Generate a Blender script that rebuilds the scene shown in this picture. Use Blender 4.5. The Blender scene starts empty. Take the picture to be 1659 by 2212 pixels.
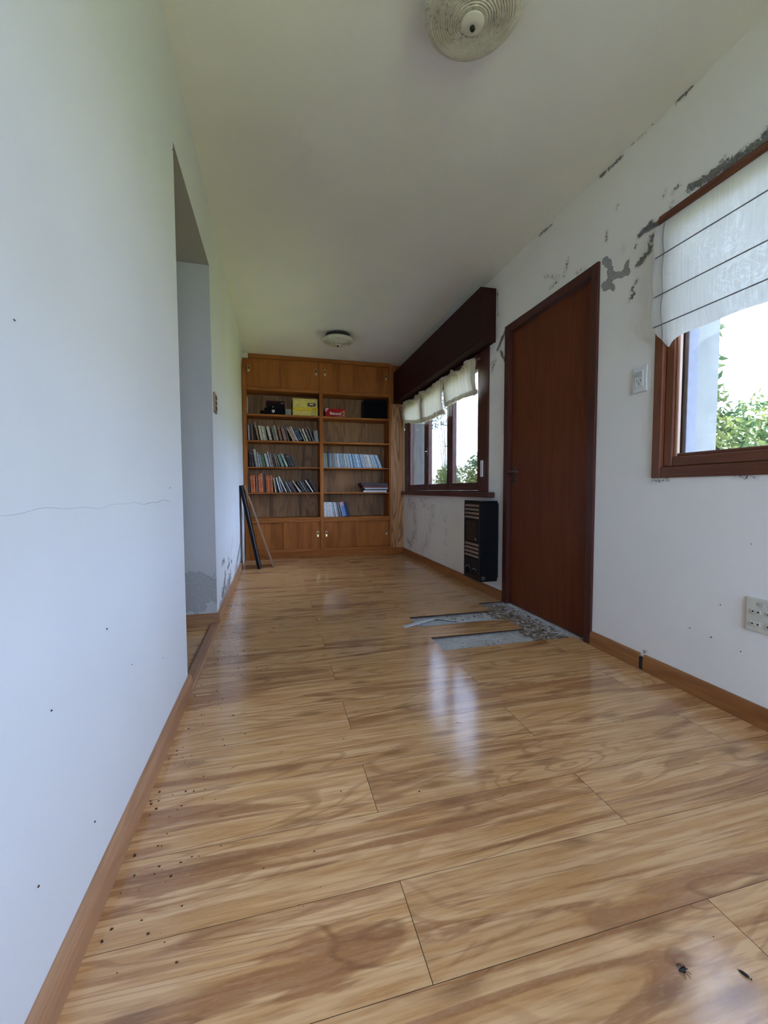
import bpy, bmesh, math, random
import numpy as np
from mathutils import Vector, Matrix

random.seed(7)
np.random.seed(7)
scene = bpy.context.scene
C = scene.collection

# ---------------------------------------------------------------- camera
cam_data = bpy.data.cameras.new('camera')
cam = bpy.data.objects.new('camera', cam_data)
C.objects.link(cam)
YAW, PITCH, ROLL, FOCAL = 0.25272, -0.05232, -0.0029, 911.0
fwd = Vector((math.sin(YAW) * math.cos(PITCH), math.cos(YAW) * math.cos(PITCH), math.sin(PITCH)))
rgt = Vector((math.cos(YAW), -math.sin(YAW), 0.0))
upv = rgt.cross(fwd)
r2 = math.cos(ROLL) * rgt + math.sin(ROLL) * upv
u2 = -math.sin(ROLL) * rgt + math.cos(ROLL) * upv
cam.matrix_world = Matrix((
    (r2.x, u2.x, -fwd.x, 0.0),
    (r2.y, u2.y, -fwd.y, 0.0),
    (r2.z, u2.z, -fwd.z, 0.85),
    (0, 0, 0, 1)))
cam_data.sensor_fit = 'HORIZONTAL'
cam_data.sensor_width = 36.0
cam_data.lens = 36.0 * FOCAL / 1659.0
cam_data.clip_start = 0.02
scene.camera = cam

# ---------------------------------------------------------------- exposure, sky, sun
vs = scene.view_settings
vs.view_transform = 'Standard'
vs.look = 'None'
vs.exposure = 0.76
vs.gamma = 1.0
vs.use_curve_mapping = False
scene.cycles.use_denoising = True
scene.cycles.max_bounces = 8
scene.cycles.diffuse_bounces = 5
scene.cycles.glossy_bounces = 3
scene.cycles.use_adaptive_sampling = True
scene.cycles.adaptive_threshold = 0.1
scene.cycles.adaptive_min_samples = 20
scene.cycles.caustics_reflective = False
scene.cycles.caustics_refractive = False
scene.cycles.transparent_max_bounces = 24
scene.cycles.sample_clamp_indirect = 3.0

world = bpy.data.worlds.new('overcast_sky')
scene.world = world
world.use_nodes = True
wn = world.node_tree
wn.nodes['Background'].inputs['Color'].default_value = (0.505, 0.645, 1.0) + (1,)
wn.nodes['Background'].inputs['Strength'].default_value = 12.6

sun_data = bpy.data.lights.new('sun', 'SUN')
sun_data.energy = 30.0
sun_data.angle = math.radians(6)
sun_data.color = (1.0, 0.93, 0.78)
sun = bpy.data.objects.new('sun', sun_data)
C.objects.link(sun)
sun.rotation_euler = Vector((0.25, -0.55, -1.0)).to_track_quat('-Z', 'Y').to_euler()


def portal(name, centre, direction, w, h):
    d = bpy.data.lights.new(name, 'AREA')
    d.shape = 'RECTANGLE'
    d.size, d.size_y = w, h
    d.cycles.is_portal = True
    o = bpy.data.objects.new(name, d)
    C.objects.link(o)
    o.location = centre
    o.rotation_euler = Vector(direction).to_track_quat('-Z', 'Z').to_euler()


XL, XR, ZC = -0.366, 1.67, 2.49          # left wall, right wall, ceiling
YB, YF = 5.68, -1.9                       # wall behind the bookcase, wall behind the camera
WT = 0.22                                 # outer wall thickness
W1 = (0.25, 1.563, 0.90, 2.05)            # near window: y0 y1 z0 z1
W2 = (3.09, 5.33, 0.83, 1.985)            # far window
DR = (1.917, 2.845, 0.0, 2.043)           # door frame outer
OP = (1.88, 2.82, 2.217)                  # opening in the left wall: y0 y1 top
W3 = (0.0, 1.5, 0.45, 2.25)              # assumed fill-light window behind the camera: x0 x1 z0 z1
portal('window_portal', (XR + WT + 0.03, (W1[0] + W1[1]) / 2, (W1[2] + W1[3]) / 2), (-1, 0, 0), W1[1] - W1[0], W1[3] - W1[2])
portal('window_portal', (XR + WT + 0.03, (W2[0] + W2[1]) / 2, (W2[2] + W2[3]) / 2), (-1, 0, 0), W2[1] - W2[0], W2[3] - W2[2])
portal('window_portal', ((W3[0] + W3[1]) / 2, YF - WT - 0.03, (W3[2] + W3[3]) / 2), (0, 1, 0), W3[1] - W3[0], W3[3] - W3[2])


# ---------------------------------------------------------------- mesh helpers
class MB:
    """collects shapes in world space; build() links them as one mesh object"""
    def __init__(self):
        self.v, self.f, self.m = [], [], []

    def add(self, verts, faces, mi=0):
        b = len(self.v)
        self.v += [tuple(p) for p in verts]
        self.f += [tuple(i + b for i in f) for f in faces]
        self.m += [mi] * len(faces)
        return self

    def box(self, x0, x1, y0, y1, z0, z1, mi=0, rot=None, piv=None):
        vs_ = [Vector((x, y, z)) for z in (z0, z1) for y in (y0, y1) for x in (x0, x1)]
        if rot is not None:
            vs_ = [rot @ (p - piv) + piv for p in vs_]
        return self.add(vs_, [(0, 2, 3, 1), (4, 5, 7, 6), (0, 1, 5, 4), (2, 6, 7, 3), (0, 4, 6, 2), (1, 3, 7, 5)], mi)

    def bev(self, x0, x1, y0, y1, z0, z1, b=0.003, mi=0, rot=None, piv=None, seg=1):
        bm = bmesh.new()
        bmesh.ops.create_cube(bm, size=1.0)
        for p in bm.verts:
            p.co = Vector(((x0 + x1) / 2 + p.co.x * (x1 - x0), (y0 + y1) / 2 + p.co.y * (y1 - y0), (z0 + z1) / 2 + p.co.z * (z1 - z0)))
        bmesh.ops.bevel(bm, geom=list(bm.edges), offset=b, segments=seg, affect='EDGES', profile=0.6)
        pts = [p.co.copy() for p in bm.verts]
        if rot is not None:
            pts = [rot @ (p - piv) + piv for p in pts]
        bm.verts.index_update()
        self.add(pts, [[q.index for q in f.verts] for f in bm.faces], mi)
        bm.free()
        return self

    def tube(self, pts, r, n=8, mi=0, cap=True):
        pts = [Vector(p) for p in pts]
        rs = r if isinstance(r, (list, tuple)) else [r] * len(pts)
        rings = []
        for i, p in enumerate(pts):
            d = (pts[min(i + 1, len(pts) - 1)] - pts[max(i - 1, 0)]).normalized()
            a = Vector((0, 0, 1)) if abs(d.z) < 0.9 else Vector((1, 0, 0))
            s = d.cross(a).normalized()
            t = d.cross(s).normalized()
            rings.append([p + rs[i] * (math.cos(k * 2 * math.pi / n) * s + math.sin(k * 2 * math.pi / n) * t) for k in range(n)])
        vs_ = [q for ring in rings for q in ring]
        fs = []
        for i in range(len(pts) - 1):
            for k in range(n):
                a, b2 = i * n + k, i * n + (k + 1) % n
                fs.append((a, b2, b2 + n, a + n))
        if cap:
            fs.append(tuple(range(n))[::-1])
            fs.append(tuple((len(pts) - 1) * n + k for k in range(n)))
        return self.add(vs_, fs, mi)

    def lathe(self, cx, cy, prof, n=48, mi=0):
        vs_, fs = [], []
        for r, z in prof:
            for k in range(n):
                a = 2 * math.pi * k / n
                vs_.append((cx + r * math.cos(a), cy + r * math.sin(a), z))
        for i in range(len(prof) - 1):
            for k in range(n):
                fs.append((i * n + k, i * n + (k + 1) % n, (i + 1) * n + (k + 1) % n, (i + 1) * n + k))
        return self.add(vs_, fs, mi)

    def extrude_y(self, prof, y0, y1, mi=0):
        n = len(prof)
        vs_ = [(x, y0, z) for x, z in prof] + [(x, y1, z) for x, z in prof]
        fs = [(i, (i + 1) % n, n + (i + 1) % n, n + i) for i in range(n)] + [tuple(range(n))[::-1], tuple(range(n, 2 * n))]
        return self.add(vs_, fs, mi)

    def grid(self, fn, nu, nv, mi=0):
        vs_ = [fn(i / nu, j / nv) for j in range(nv + 1) for i in range(nu + 1)]
        fs = [(j * (nu + 1) + i, j * (nu + 1) + i + 1, (j + 1) * (nu + 1) + i + 1, (j + 1) * (nu + 1) + i) for j in range(nv) for i in range(nu)]
        return self.add(vs_, fs, mi)

    def build(self, name, mats, parent=None, smooth=False, label=None, category=None, group=None, kind=None, color=None, origin=None):
        if not isinstance(mats, (list, tuple)):
            mats = [mats]
        a = np.array(self.v, dtype=float)
        if parent is not None:
            org = world_of(parent)
        elif origin is not None:
            org = Vector(origin)
        else:
            lo, hi = a.min(0), a.max(0)
            org = Vector(((lo[0] + hi[0]) / 2, (lo[1] + hi[1]) / 2, lo[2]))
        me = bpy.data.meshes.new(name)
        me.from_pydata([tuple(p) for p in (a - np.array(org))], [], self.f)
        for m in mats:
            me.materials.append(m)
        me.polygons.foreach_set('material_index', self.m)
        if smooth:
            me.polygons.foreach_set('use_smooth', [True] * len(self.f))
        me.validate()
        bm = bmesh.new()
        bm.from_mesh(me)
        bmesh.ops.recalc_face_normals(bm, faces=bm.faces)
        bm.to_mesh(me)
        bm.free()
        if smooth == 'auto':
            me.set_sharp_from_angle(angle=math.radians(40))
        o = bpy.data.objects.new(name, me)
        C.objects.link(o)
        if parent is not None:
            o.parent = parent
        else:
            o.location = org
        tag(o, label, category, group, kind)
        if color is not None:
            o.color = tuple(color) + (1,)
        return o


def world_of(o):
    p = Vector((0, 0, 0))
    while o is not None:
        p += o.location
        o = o.parent
    return p


def tag(o, label=None, category=None, group=None, kind=None):
    if label:
        o['label'] = label
    if category:
        o['category'] = category
    if group:
        o['group'] = group
    if kind:
        o['kind'] = kind
    return o


def thing(name, loc, label=None, category=None, group=None, kind=None):
    o = bpy.data.objects.new(name, None)
    C.objects.link(o)
    o.location = loc
    o.empty_display_size = 0.05
    return tag(o, label, category, group, kind)


# ---------------------------------------------------------------- material helpers
class NT:
    def __init__(self, name):
        self.mat = bpy.data.materials.new(name)
        self.mat.use_nodes = True
        self.t = self.mat.node_tree
        self.b = self.t.nodes['Principled BSDF']
        self.out = self.t.nodes['Material Output']

    def n(self, typ, **kw):
        nd = self.t.nodes.new('ShaderNode' + typ)
        for k, v in kw.items():
            setattr(nd, k, v)
        return nd

    def link(self, a, b):
        self.t.links.new(a, b)

    def set(self, nd, key, v):
        if hasattr(v, 'is_output') or isinstance(v, bpy.types.NodeSocket):
            self.link(v, nd.inputs[key])
        else:
            if isinstance(v, (tuple, list)) and len(v) == 3 and nd.inputs[key].type == 'RGBA':
                v = tuple(v) + (1,)
            nd.inputs[key].default_value = v

    def math(self, op, a, b=0.0, clamp=False):
        nd = self.n('Math', operation=op, use_clamp=clamp)
        self.set(nd, 0, a)
        self.set(nd, 1, b)
        return nd.outputs[0]

    def mix(self, f, a, b, mode='MIX'):
        nd = self.n('Mix', data_type='RGBA', blend_type=mode)
        self.set(nd, 0, f)
        self.set(nd, 6, a)
        self.set(nd, 7, b)
        return nd.outputs[2]

    def coord(self, scale=(1, 1, 1), jitter=0.0, which='Object'):
        tc = self.n('TexCoord').outputs[which]
        if jitter:
            oi = self.n('ObjectInfo').outputs['Random']
            cb = self.n('CombineXYZ')
            for i, k in enumerate((1.0, 0.37, 0.73)):
                self.set(cb, i, self.math('MULTIPLY', oi, jitter * k))
            ad = self.n('VectorMath', operation='ADD')
            self.link(tc, ad.inputs[0])
            self.link(cb.outputs[0], ad.inputs[1])
            tc = ad.outputs[0]
        mp = self.n('Mapping')
        self.link(tc, mp.inputs[0])
        mp.inputs['Scale'].default_value = scale
        return mp.outputs[0]

    def noise(self, vec, scale=1.0, detail=3.0, rough=0.55, dist=0.0, dims='3D'):
        nd = self.n('TexNoise', noise_dimensions=dims)
        self.link(vec, nd.inputs['Vector'])
        nd.inputs['Scale'].default_value = scale
        nd.inputs['Detail'].default_value = detail
        nd.inputs['Roughness'].default_value = rough
        nd.inputs['Distortion'].default_value = dist
        return nd.outputs[0]

    def ramp(self, f, lo, hi, a=0.0, b=1.0):
        nd = self.n('MapRange', interpolation_type='SMOOTHSTEP')
        self.set(nd, 0, f)
        nd.inputs[1].default_value = lo
        nd.inputs[2].default_value = hi
        nd.inputs[3].default_value = a
        nd.inputs[4].default_value = b
        return nd.outputs[0]

    def bump(self, h, strength=0.2, dist=0.005):
        nd = self.n('Bump')
        nd.inputs['Strength'].default_value = strength
        nd.inputs['Distance'].default_value = dist
        self.set(nd, 'Height', h)
        self.link(nd.outputs[0], self.b.inputs['Normal'])

    def attr(self, name):
        nd = self.n('Attribute', attribute_name=name)
        return nd.outputs['Fac']

    def base(self, col=None, rough=None, spec=None, metal=None):
        if col is not None:
            self.set(self.b, 'Base Color', col)
        if rough is not None:
            self.set(self.b, 'Roughness', rough)
        if spec is not None:
            self.set(self.b, 'Specular IOR Level', spec)
        if metal is not None:
            self.set(self.b, 'Metallic', metal)
        return self.mat


def plain(name, col, rough=0.6, spec=0.4, metal=0.0, var=0.06, scale=30.0):
    k = NT(name)
    nz = k.noise(k.coord((1, 1, 1), 5.0), scale, 3)
    c2 = tuple(c * (1 - var * 3) for c in col)
    k.base(k.mix(k.ramp(nz, 0.35, 0.7), col, c2), rough, spec, metal)
    return k.mat


def wood(name, light, mid, dark, axis='z', rough=0.4, spec=0.45, streak=0.5, fine=1.0, bump=0.0, coat=0.0):
    """solid or veneered timber, grain running along one axis"""
    k = NT(name)
    ax = 'xyz'.index(axis)
    def sc(a, b):
        s = [b, b, b]
        s[ax] = a
        return tuple(s)
    v1 = k.noise(k.coord(sc(0.6, 5.0), 9.0), 1.0, 2.0, 0.5, 0.4)
    rings = k.math('SINE', k.math('MULTIPLY', v1, 70.0))
    rings = k.ramp(rings, 0.1, 1.0)
    fib = k.noise(k.coord(sc(4.0, 160.0), 9.0), 1.0, 2.0, 0.6)
    blot = k.noise(k.coord(sc(0.9, 7.0), 17.0), 1.0, 3.0, 0.55, 0.6)
    col = k.mix(k.ramp(fib, 0.3, 0.7), mid, light)
    col = k.mix(k.math('MULTIPLY', k.ramp(blot, 0.45, 0.72), streak), col, dark)
    col = k.mix(k.math('MULTIPLY', rings, 0.35 * fine), col, dark)
    k.base(col, rough, spec)
    if coat:
        k.b.inputs['Coat Weight'].default_value = coat
        k.b.inputs['Coat Roughness'].default_value = 0.15
    if bump > 0.06:
        k.bump(fib, bump, 0.002)
    return k.mat


def paint(name, col):
    """sound painted plaster with a fine stipple"""
    k = NT(name)
    co = k.coord((1, 1, 1))
    big = k.noise(co, 1.6, 2.0)
    k.base(k.mix(k.ramp(big, 0.3, 0.75), col, tuple(c * 0.95 for c in col)), 0.75, 0.2)
    k.bump(k.noise(co, 210.0, 1.0), 0.06, 0.004)
    return k.mat


def plaster(name, col=(0.85, 0.83, 0.80)):
    """painted plaster; the wall's own attributes carry mould, bare render and stained patches"""
    k = NT(name)
    co = k.coord((1, 1, 1))
    big = k.noise(co, 1.7, 2.0)
    base = k.mix(k.ramp(big, 0.3, 0.75), col, tuple(c * 0.955 for c in col))
    k.base(base, 0.75, 0.2)
    k.bump(k.noise(co, 210.0, 1.0), 0.06, 0.004)
    # damaged areas, a second surface shown only where the attributes are set
    mo, pe, sp = k.attr('mould'), k.attr('peel'), k.attr('speck')
    anyd = k.math('MAXIMUM', k.math('MAXIMUM', mo, pe), sp)
    n1 = k.noise(co, 38.0, 4.0, 0.7, 1.2)
    n2 = k.noise(co, 75.0, 3.0, 0.65)
    n3 = k.noise(co, 17.0, 4.0, 0.62, 0.9)
    e = k.math('ADD', mo, k.math('MULTIPLY', k.math('SUBTRACT', n1, 0.5), 2.2))
    mm = k.math('MULTIPLY', k.ramp(e, 0.46, 0.70), k.ramp(mo, 0.05, 0.3))
    halo = k.math('MULTIPLY', k.ramp(mo, 0.03, 0.7), 0.25)
    e2 = k.math('ADD', pe, k.math('MULTIPLY', k.math('SUBTRACT', n3, 0.5), 2.0))
    pm = k.math('MULTIPLY', k.ramp(e2, 0.47, 0.51), k.ramp(pe, 0.08, 0.2))
    rim = k.math('MULTIPLY', pm, k.ramp(e2, 0.52, 0.62, 1.0, 0.0))
    e3 = k.math('ADD', k.math('MULTIPLY', sp, 0.55), k.math('MULTIPLY', k.math('SUBTRACT', n2, 0.5), 1.9))
    e3 = k.math('ADD', e3, k.math('MULTIPLY', k.math('SUBTRACT', n3, 0.5), 0.9))
    sm = k.math('MULTIPLY', k.ramp(e3, 0.36, 0.75), k.ramp(sp, 0.05, 0.4))
    c = k.mix(halo, base, (0.40, 0.38, 0.33))
    render = k.mix(k.ramp(n2, 0.35, 0.7), (0.31, 0.305, 0.295), (0.37, 0.36, 0.345))
    c = k.mix(pm, c, render)
    c = k.mix(k.math('MULTIPLY', rim, 0.35), c, (0.10, 0.095, 0.09))
    c = k.mix(k.math('MULTIPLY', sm, 0.72), c, (0.17, 0.155, 0.125))
    c = k.mix(k.math('MULTIPLY', mm, 0.85), c, k.mix(k.ramp(n2, 0.35, 0.65), (0.03, 0.028, 0.025), (0.15, 0.14, 0.13)))
    b2 = k.n('BsdfPrincipled')
    k.set(b2, 'Base Color', c)
    b2.inputs['Roughness'].default_value = 0.8
    b2.inputs['Specular IOR Level'].default_value = 0.15
    bp = k.n('Bump')
    bp.inputs['Strength'].default_value = 0.35
    bp.inputs['Distance'].default_value = 0.004
    k.set(bp, 'Height', k.math('MULTIPLY', pm, -1.0))
    k.link(bp.outputs[0], b2.inputs['Normal'])
    ms = k.n('MixShader')
    k.link(k.ramp(anyd, 0.015, 0.03), ms.inputs[0])
    k.link(k.b.outputs[0], ms.inputs[1])
    k.link(b2.outputs[0], ms.inputs[2])
    k.link(ms.outputs[0], k.out.inputs['Surface'])
    return k.mat

# ---------------------------------------------------------------- damage maps of the walls: ((y, z) points, width, strength)
R_MOULD = [([(2.458, 2.48), (2.335, 2.472)], 0.012, 0.8), ([(2.038, 2.503), (1.993, 2.508)], 0.014, 0.85), ([(1.93, 2.482), (1.871, 2.475), (1.794, 2.477)], 0.014, 0.8), ([(1.733, 2.495), (1.674, 2.489)], 0.016, 0.7), ([(1.665, 2.497), (1.533, 2.5)], 0.03, 0.45), ([(1.533, 2.507), (1.485, 2.504), (1.465, 2.48), (1.439, 2.484)], 0.012, 0.9), ([(1.5, 2.479), (1.473, 2.483)], 0.014, 0.6), ([(1.439, 2.484), (1.348, 2.497)], 0.012, 0.45), ([(1.677, 2.035), (1.608, 2.056), (1.649, 2.038), (1.558, 2.03)], 0.016, 1.0), ([(1.421, 2.085), (1.366, 2.075), (1.332, 2.077), (1.28, 2.069), (1.214, 2.07), (1.142, 2.068)], 0.022, 1.0), ([(1.332, 2.077), (1.288, 2.103)], 0.014, 0.75), ([(1.174, 2.069), (1.145, 2.093)], 0.016, 0.8), ([(1.28, 2.056), (1.141, 2.044)], 0.025, 0.85), ([(1.605, 1.986), (1.613, 1.937), (1.645, 1.915), (1.678, 1.905)], 0.02, 0.85), ([(1.552, 2.132), (1.54, 2.147)], 0.012, 0.7), ([(1.507, 2.118), (1.478, 2.13)], 0.012, 0.7), ([(1.514, 2.068), (1.506, 2.078)], 0.012, 0.6), ([(1.696, 1.989), (1.691, 2.003)], 0.012, 0.6), ([(1.68, 1.835), (1.714, 1.798)], 0.014, 0.75), ([(1.694, 1.785), (1.723, 1.757)], 0.011, 0.9), ([(1.879, 2.17), (1.881, 2.128)], 0.016, 0.6), ([(1.808, 2.258), (1.817, 2.238)], 0.01, 0.5), ([(1.769, 2.037), (1.764, 2.01)], 0.014, 0.5), ([(2.204, 2.11), (2.176, 2.18)], 0.02, 0.6), ([(2.396, 2.197), (2.251, 2.118)], 0.02, 0.5), ([(2.1, 2.074), (2.031, 2.059)], 0.02, 0.5), ([(2.333, 2.094), (2.267, 2.105)], 0.02, 0.5), ([(2.851, 2.03), (2.913, 1.973), (2.965, 1.923)], 0.022, 0.9), ([(2.925, 1.896), (2.858, 1.81)], 0.018, 0.95), ([(3.018, 1.836), (3.059, 1.778)], 0.02, 0.7), ([(2.983, 2.363), (2.971, 2.175)], 0.012, 0.7), ([(3.071, 1.834), (3.004, 1.84)], 0.03, 0.6), ([(1.577, 0.882), (1.486, 0.895)], 0.012, 0.7), ([(1.207, 0.897), (1.135, 0.893)], 0.012, 0.7), ([(1.586, 0.085), (1.566, 0.09)], 0.012, 0.5)]
R_PEEL = [([(1.886, 2.031), (1.849, 1.978), (1.848, 1.926), (1.876, 1.892)], 0.022, 0.95), ([(1.848, 1.926), (1.786, 1.914), (1.738, 1.899), (1.747, 1.944)], 0.022, 0.95), ([(1.894, 1.913), (1.829, 1.866)], 0.018, 0.8)]
R_SPECK = [([(5.179, 0.684), (4.963, 0.64), (4.911, 0.345), (5.123, 0.153)], 0.1, 0.899), ([(4.669, 0.714), (4.322, 0.621), (4.444, 0.343), (4.666, 0.146)], 0.13, 0.725), ([(4.057, 0.716), (3.984, 0.568), (3.98, 0.186)], 0.12, 0.522), ([(5.016, 0.705), (4.963, 0.673)], 0.02, 1.1), ([(5.069, 0.313), (4.989, 0.313)], 0.02, 1.1), ([(5.236, 0.192), (5.068, 0.143)], 0.04, 1.1)]
L_MOULD = [([(3.259, 0.339), (3.132, 0.338)], 0.03, 0.75), ([(3.543, 0.318), (3.61, 0.257), (3.451, 0.243)], 0.03, 0.7), ([(3.967, 0.451), (3.706, 0.311)], 0.03, 0.45), ([(3.738, 0.257), (3.779, 0.242)], 0.02, 1.0), ([(4.403, 0.207), (4.094, 0.116)], 0.03, 0.7), ([(3.305, 0.23), (3.223, 0.154), (3.091, 0.124)], 0.05, 0.75), ([(3.675, 0.167), (3.577, 0.1)], 0.05, 0.7), ([(4.936, 0.689), (5.13, 0.537)], 0.04, 1.0), ([(4.949, 0.455), (4.827, 0.281)], 0.03, 1.0), ([(4.683, 0.276), (4.271, 0.155)], 0.04, 0.75)]
L_PEEL = [([(2.962, 0.056), (3.276, 0.087), (3.583, 0.125)], 0.07, 0.75), ([(5.251, 0.055), (5.446, 0.414), (5.322, 0.614)], 0.06, 0.9), ([(3.828, 0.046), (4.777, 0.094)], 0.06, 0.6)]
J_PEEL = [([(-0.552, 0.255), (-0.51, 0.279), (-0.48, 0.25), (-0.426, 0.234), (-0.37, 0.244)], 0.06899999999999999, 1.15), ([(-0.542, 0.201), (-0.457, 0.196), (-0.383, 0.204)], 0.06325, 1.15), ([(-0.549, 0.143), (-0.507, 0.146), (-0.471, 0.117)], 0.05, 0.9)]


def field(u, v, strokes, minw=0.013):
    out = np.zeros(len(u))
    p = np.stack([u, v], 1)
    for pts, w, s in strokes:
        w = max(w, minw)
        d = np.full(len(u), 9.0)
        for a, b in zip(pts[:-1], pts[1:]):
            a, b = np.array(a), np.array(b)
            ab = b - a
            t = np.clip(((p - a) @ ab) / max(ab @ ab, 1e-9), 0, 1)
            d = np.minimum(d, np.linalg.norm(p - a - t[:, None] * ab, axis=1))
        out = np.maximum(out, s * np.exp(-(d / w) ** 2))
    return out


def set_attr(o, name, vals):
    at = o.data.attributes.new(name, 'FLOAT', 'POINT')
    at.data.foreach_set('value', np.asarray(vals, dtype=np.float32))


def cuts(a, b, step, extra, fine):
    xs = set([round(a, 4), round(b, 4)] + [round(e, 4) for e in extra])
    x = fine[0]
    while x < fine[1]:
        xs.add(round(x, 4))
        x += step
    x = a
    while x < b:
        xs.add(round(x, 4))
        x += 0.25
    xs = sorted(q for q in xs if a - 1e-6 <= q <= b + 1e-6)
    out = [xs[0]]
    ex = [round(e, 4) for e in extra] + [round(b, 4)]
    for q in xs[1:]:
        if q - out[-1] > 0.004 or q in ex:
            if q - out[-1] <= 0.004 and out[-1] not in ex and len(out) > 1:
                out[-1] = q
            else:
                out.append(q)
    return out


def wall_mesh(mb, us, zs, holes, pos):
    nu = len(us)
    base = len(mb.v)
    for z in zs:
        for u in us:
            mb.v.append(pos(u, z))
    for j in range(len(zs) - 1):
        for i in range(nu - 1):
            cu, cz = (us[i] + us[i + 1]) / 2, (zs[j] + zs[j + 1]) / 2
            if any(h[0] < cu < h[1] and h[2] < cz < h[3] for h in holes):
                continue
            a = base + j * nu + i
            mb.f.append((a, a + 1, a + 1 + nu, a + nu))
            mb.m.append(0)


M_WALL = plaster('painted_plaster')
M_CEIL = paint('ceiling_paint', (0.86, 0.85, 0.83))
M_WALL_L = plaster('painted_plaster_dimmed', (0.675, 0.685, 0.685))  # same wall paint, darkened to offset the strong window light on it
M_PAINT = paint('sound_wall_paint', (0.85, 0.83, 0.80))
M_WALL_P = plaster('shaded_passage_plaster', (0.45, 0.443, 0.425))  # wall colour darkened to stand in for the shade of the passage
M_PAINT_P = paint('shaded_passage_paint', (0.45, 0.443, 0.425))  # same shade darkening for the plain passage surfaces
M_EXT = plain('exterior_render', (0.80, 0.80, 0.80), 0.85, 0.2, var=0.04, scale=14)
M_JAMB = plain('dimmed_outer_render', (0.17, 0.172, 0.17), 0.9, 0.1, var=0.04, scale=10)  # pale outer render darkened so the daylight on it does not burn out
M_SCREED = NT('cement_screed')
_co = M_SCREED.coord()
_n = M_SCREED.noise(_co, 9.0, 5, 0.65)
_n2 = M_SCREED.noise(_co, 60.0, 4, 0.7)
M_SCREED.base(M_SCREED.mix(M_SCREED.ramp(_n2, 0.45, 0.75), M_SCREED.mix(M_SCREED.ramp(_n, 0.3, 0.7), (0.44, 0.43, 0.41), (0.60, 0.59, 0.57)), (0.22, 0.20, 0.18)), 0.8, 0.3)
M_SCREED.bump(_n2, 0.4, 0.004)
M_SCREED = M_SCREED.mat

# right wall with door and two windows
holes = [W1, W2, DR]
ys = cuts(YF - WT, YB + WT, 0.012, [W1[0], W1[1], W2[0], W2[1], DR[0], DR[1]], (1.0, 5.4))
zs = cuts(-0.1, ZC + 0.02, 0.012, [0.0, W1[2], W1[3], W2[2], W2[3], DR[3]], (0.06, 2.50))
mb = MB()
wall_mesh(mb, ys, zs, [W1, W2, (DR[0], DR[1], -0.2, DR[3])], lambda u, z: (XR, u, z))
yo = sorted({YF - WT, YB + WT, W1[0], W1[1], W2[0], W2[1], DR[0], DR[1]})
zo = sorted({-0.3, ZC + 0.3, W1[2], W1[3], W2[2], W2[3], DR[3]})
wall_mesh(mb, yo, zo, [W1, W2, (DR[0], DR[1], -0.05, DR[3])], lambda u, z: (XR + WT, u, z))
for h in (W1, W2, (DR[0], DR[1], -0.05, DR[3])):
    y0, y1, z0, z1 = h
    for a, b in (((y0, z0), (y1, z0)), ((y1, z0), (y1, z1)), ((y1, z1), (y0, z1)), ((y0, z1), (y0, z0))):
        mb.add([(XR, a[0], a[1]), (XR, b[0], b[1]), (XR + WT, b[0], b[1]), (XR + WT, a[0], a[1])], [(0, 1, 2, 3)])
wall_right = mb.build('wall_right', M_WALL, kind='structure', label='long white plaster wall with peeling mouldy patches, windows and door', origin=(XR + WT, 1.6, 0))
_v = np.array([tuple(q.co) for q in wall_right.data.vertices]) + np.array(wall_right.location)
_in = _v[:, 0] < XR + 0.01
set_attr(wall_right, 'mould', np.where(_in, field(_v[:, 1], _v[:, 2], R_MOULD), 0))
set_attr(wall_right, 'peel', np.where(_in, field(_v[:, 1], _v[:, 2], R_PEEL), 0))
set_attr(wall_right, 'speck', np.where(_in, field(_v[:, 1], _v[:, 2], R_SPECK), 0))
# the masonry jambs seen through the panes, outside the window frames
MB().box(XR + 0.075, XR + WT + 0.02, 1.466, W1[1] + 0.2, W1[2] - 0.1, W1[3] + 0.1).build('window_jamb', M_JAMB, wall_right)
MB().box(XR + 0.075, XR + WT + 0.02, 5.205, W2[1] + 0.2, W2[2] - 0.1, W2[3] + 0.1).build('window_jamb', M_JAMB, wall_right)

# left wall with the passage opening; its top leans in to the ceiling
ys = cuts(YF - WT, YB + WT, 0.014, [OP[0], OP[1]], (0.6, 5.45))
zs = cuts(-0.1, ZC + 0.02, 0.014, [0.0, OP[2]], (0.05, 1.2))
zs = sorted(set(zs + [2.26, 2.3, 2.34, 2.38, 2.42, 2.44, 2.46, 2.475]))
def left_x(u, z):
    t = min(max((z - 2.22) / 0.27, 0), 1)
    return XL + 0.024 * t ** 2.2
mb = MB()
wall_mesh(mb, ys, zs, [(OP[0], OP[1], -0.2, OP[2])], lambda u, z: (left_x(u, z), u, z))
wall_mesh(mb, [YF - WT, OP[0], OP[1], YB + WT], [-0.3, OP[2], ZC + 0.3], [(OP[0], OP[1], -1, OP[2])], lambda u, z: (XL - 0.14, u, z))
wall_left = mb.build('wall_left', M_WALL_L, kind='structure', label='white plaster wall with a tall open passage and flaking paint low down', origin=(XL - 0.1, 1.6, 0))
_v = np.array([tuple(q.co) for q in wall_left.data.vertices]) + np.array(wall_left.location)
_in = _v[:, 0] > XL - 0.01
set_attr(wall_left, 'mould', np.where(_in, field(_v[:, 1], _v[:, 2], L_MOULD), 0))
set_attr(wall_left, 'peel', np.where(_in, field(_v[:, 1], _v[:, 2], L_PEEL), 0))
set_attr(wall_left, 'speck', np.where(_in, field(_v[:, 1], _v[:, 2], [([(3.0, .1), (5.3, .12)], .16, .62), ([(4.7, .2), (5.3, .8)], .2, .5)]), 0))

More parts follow.
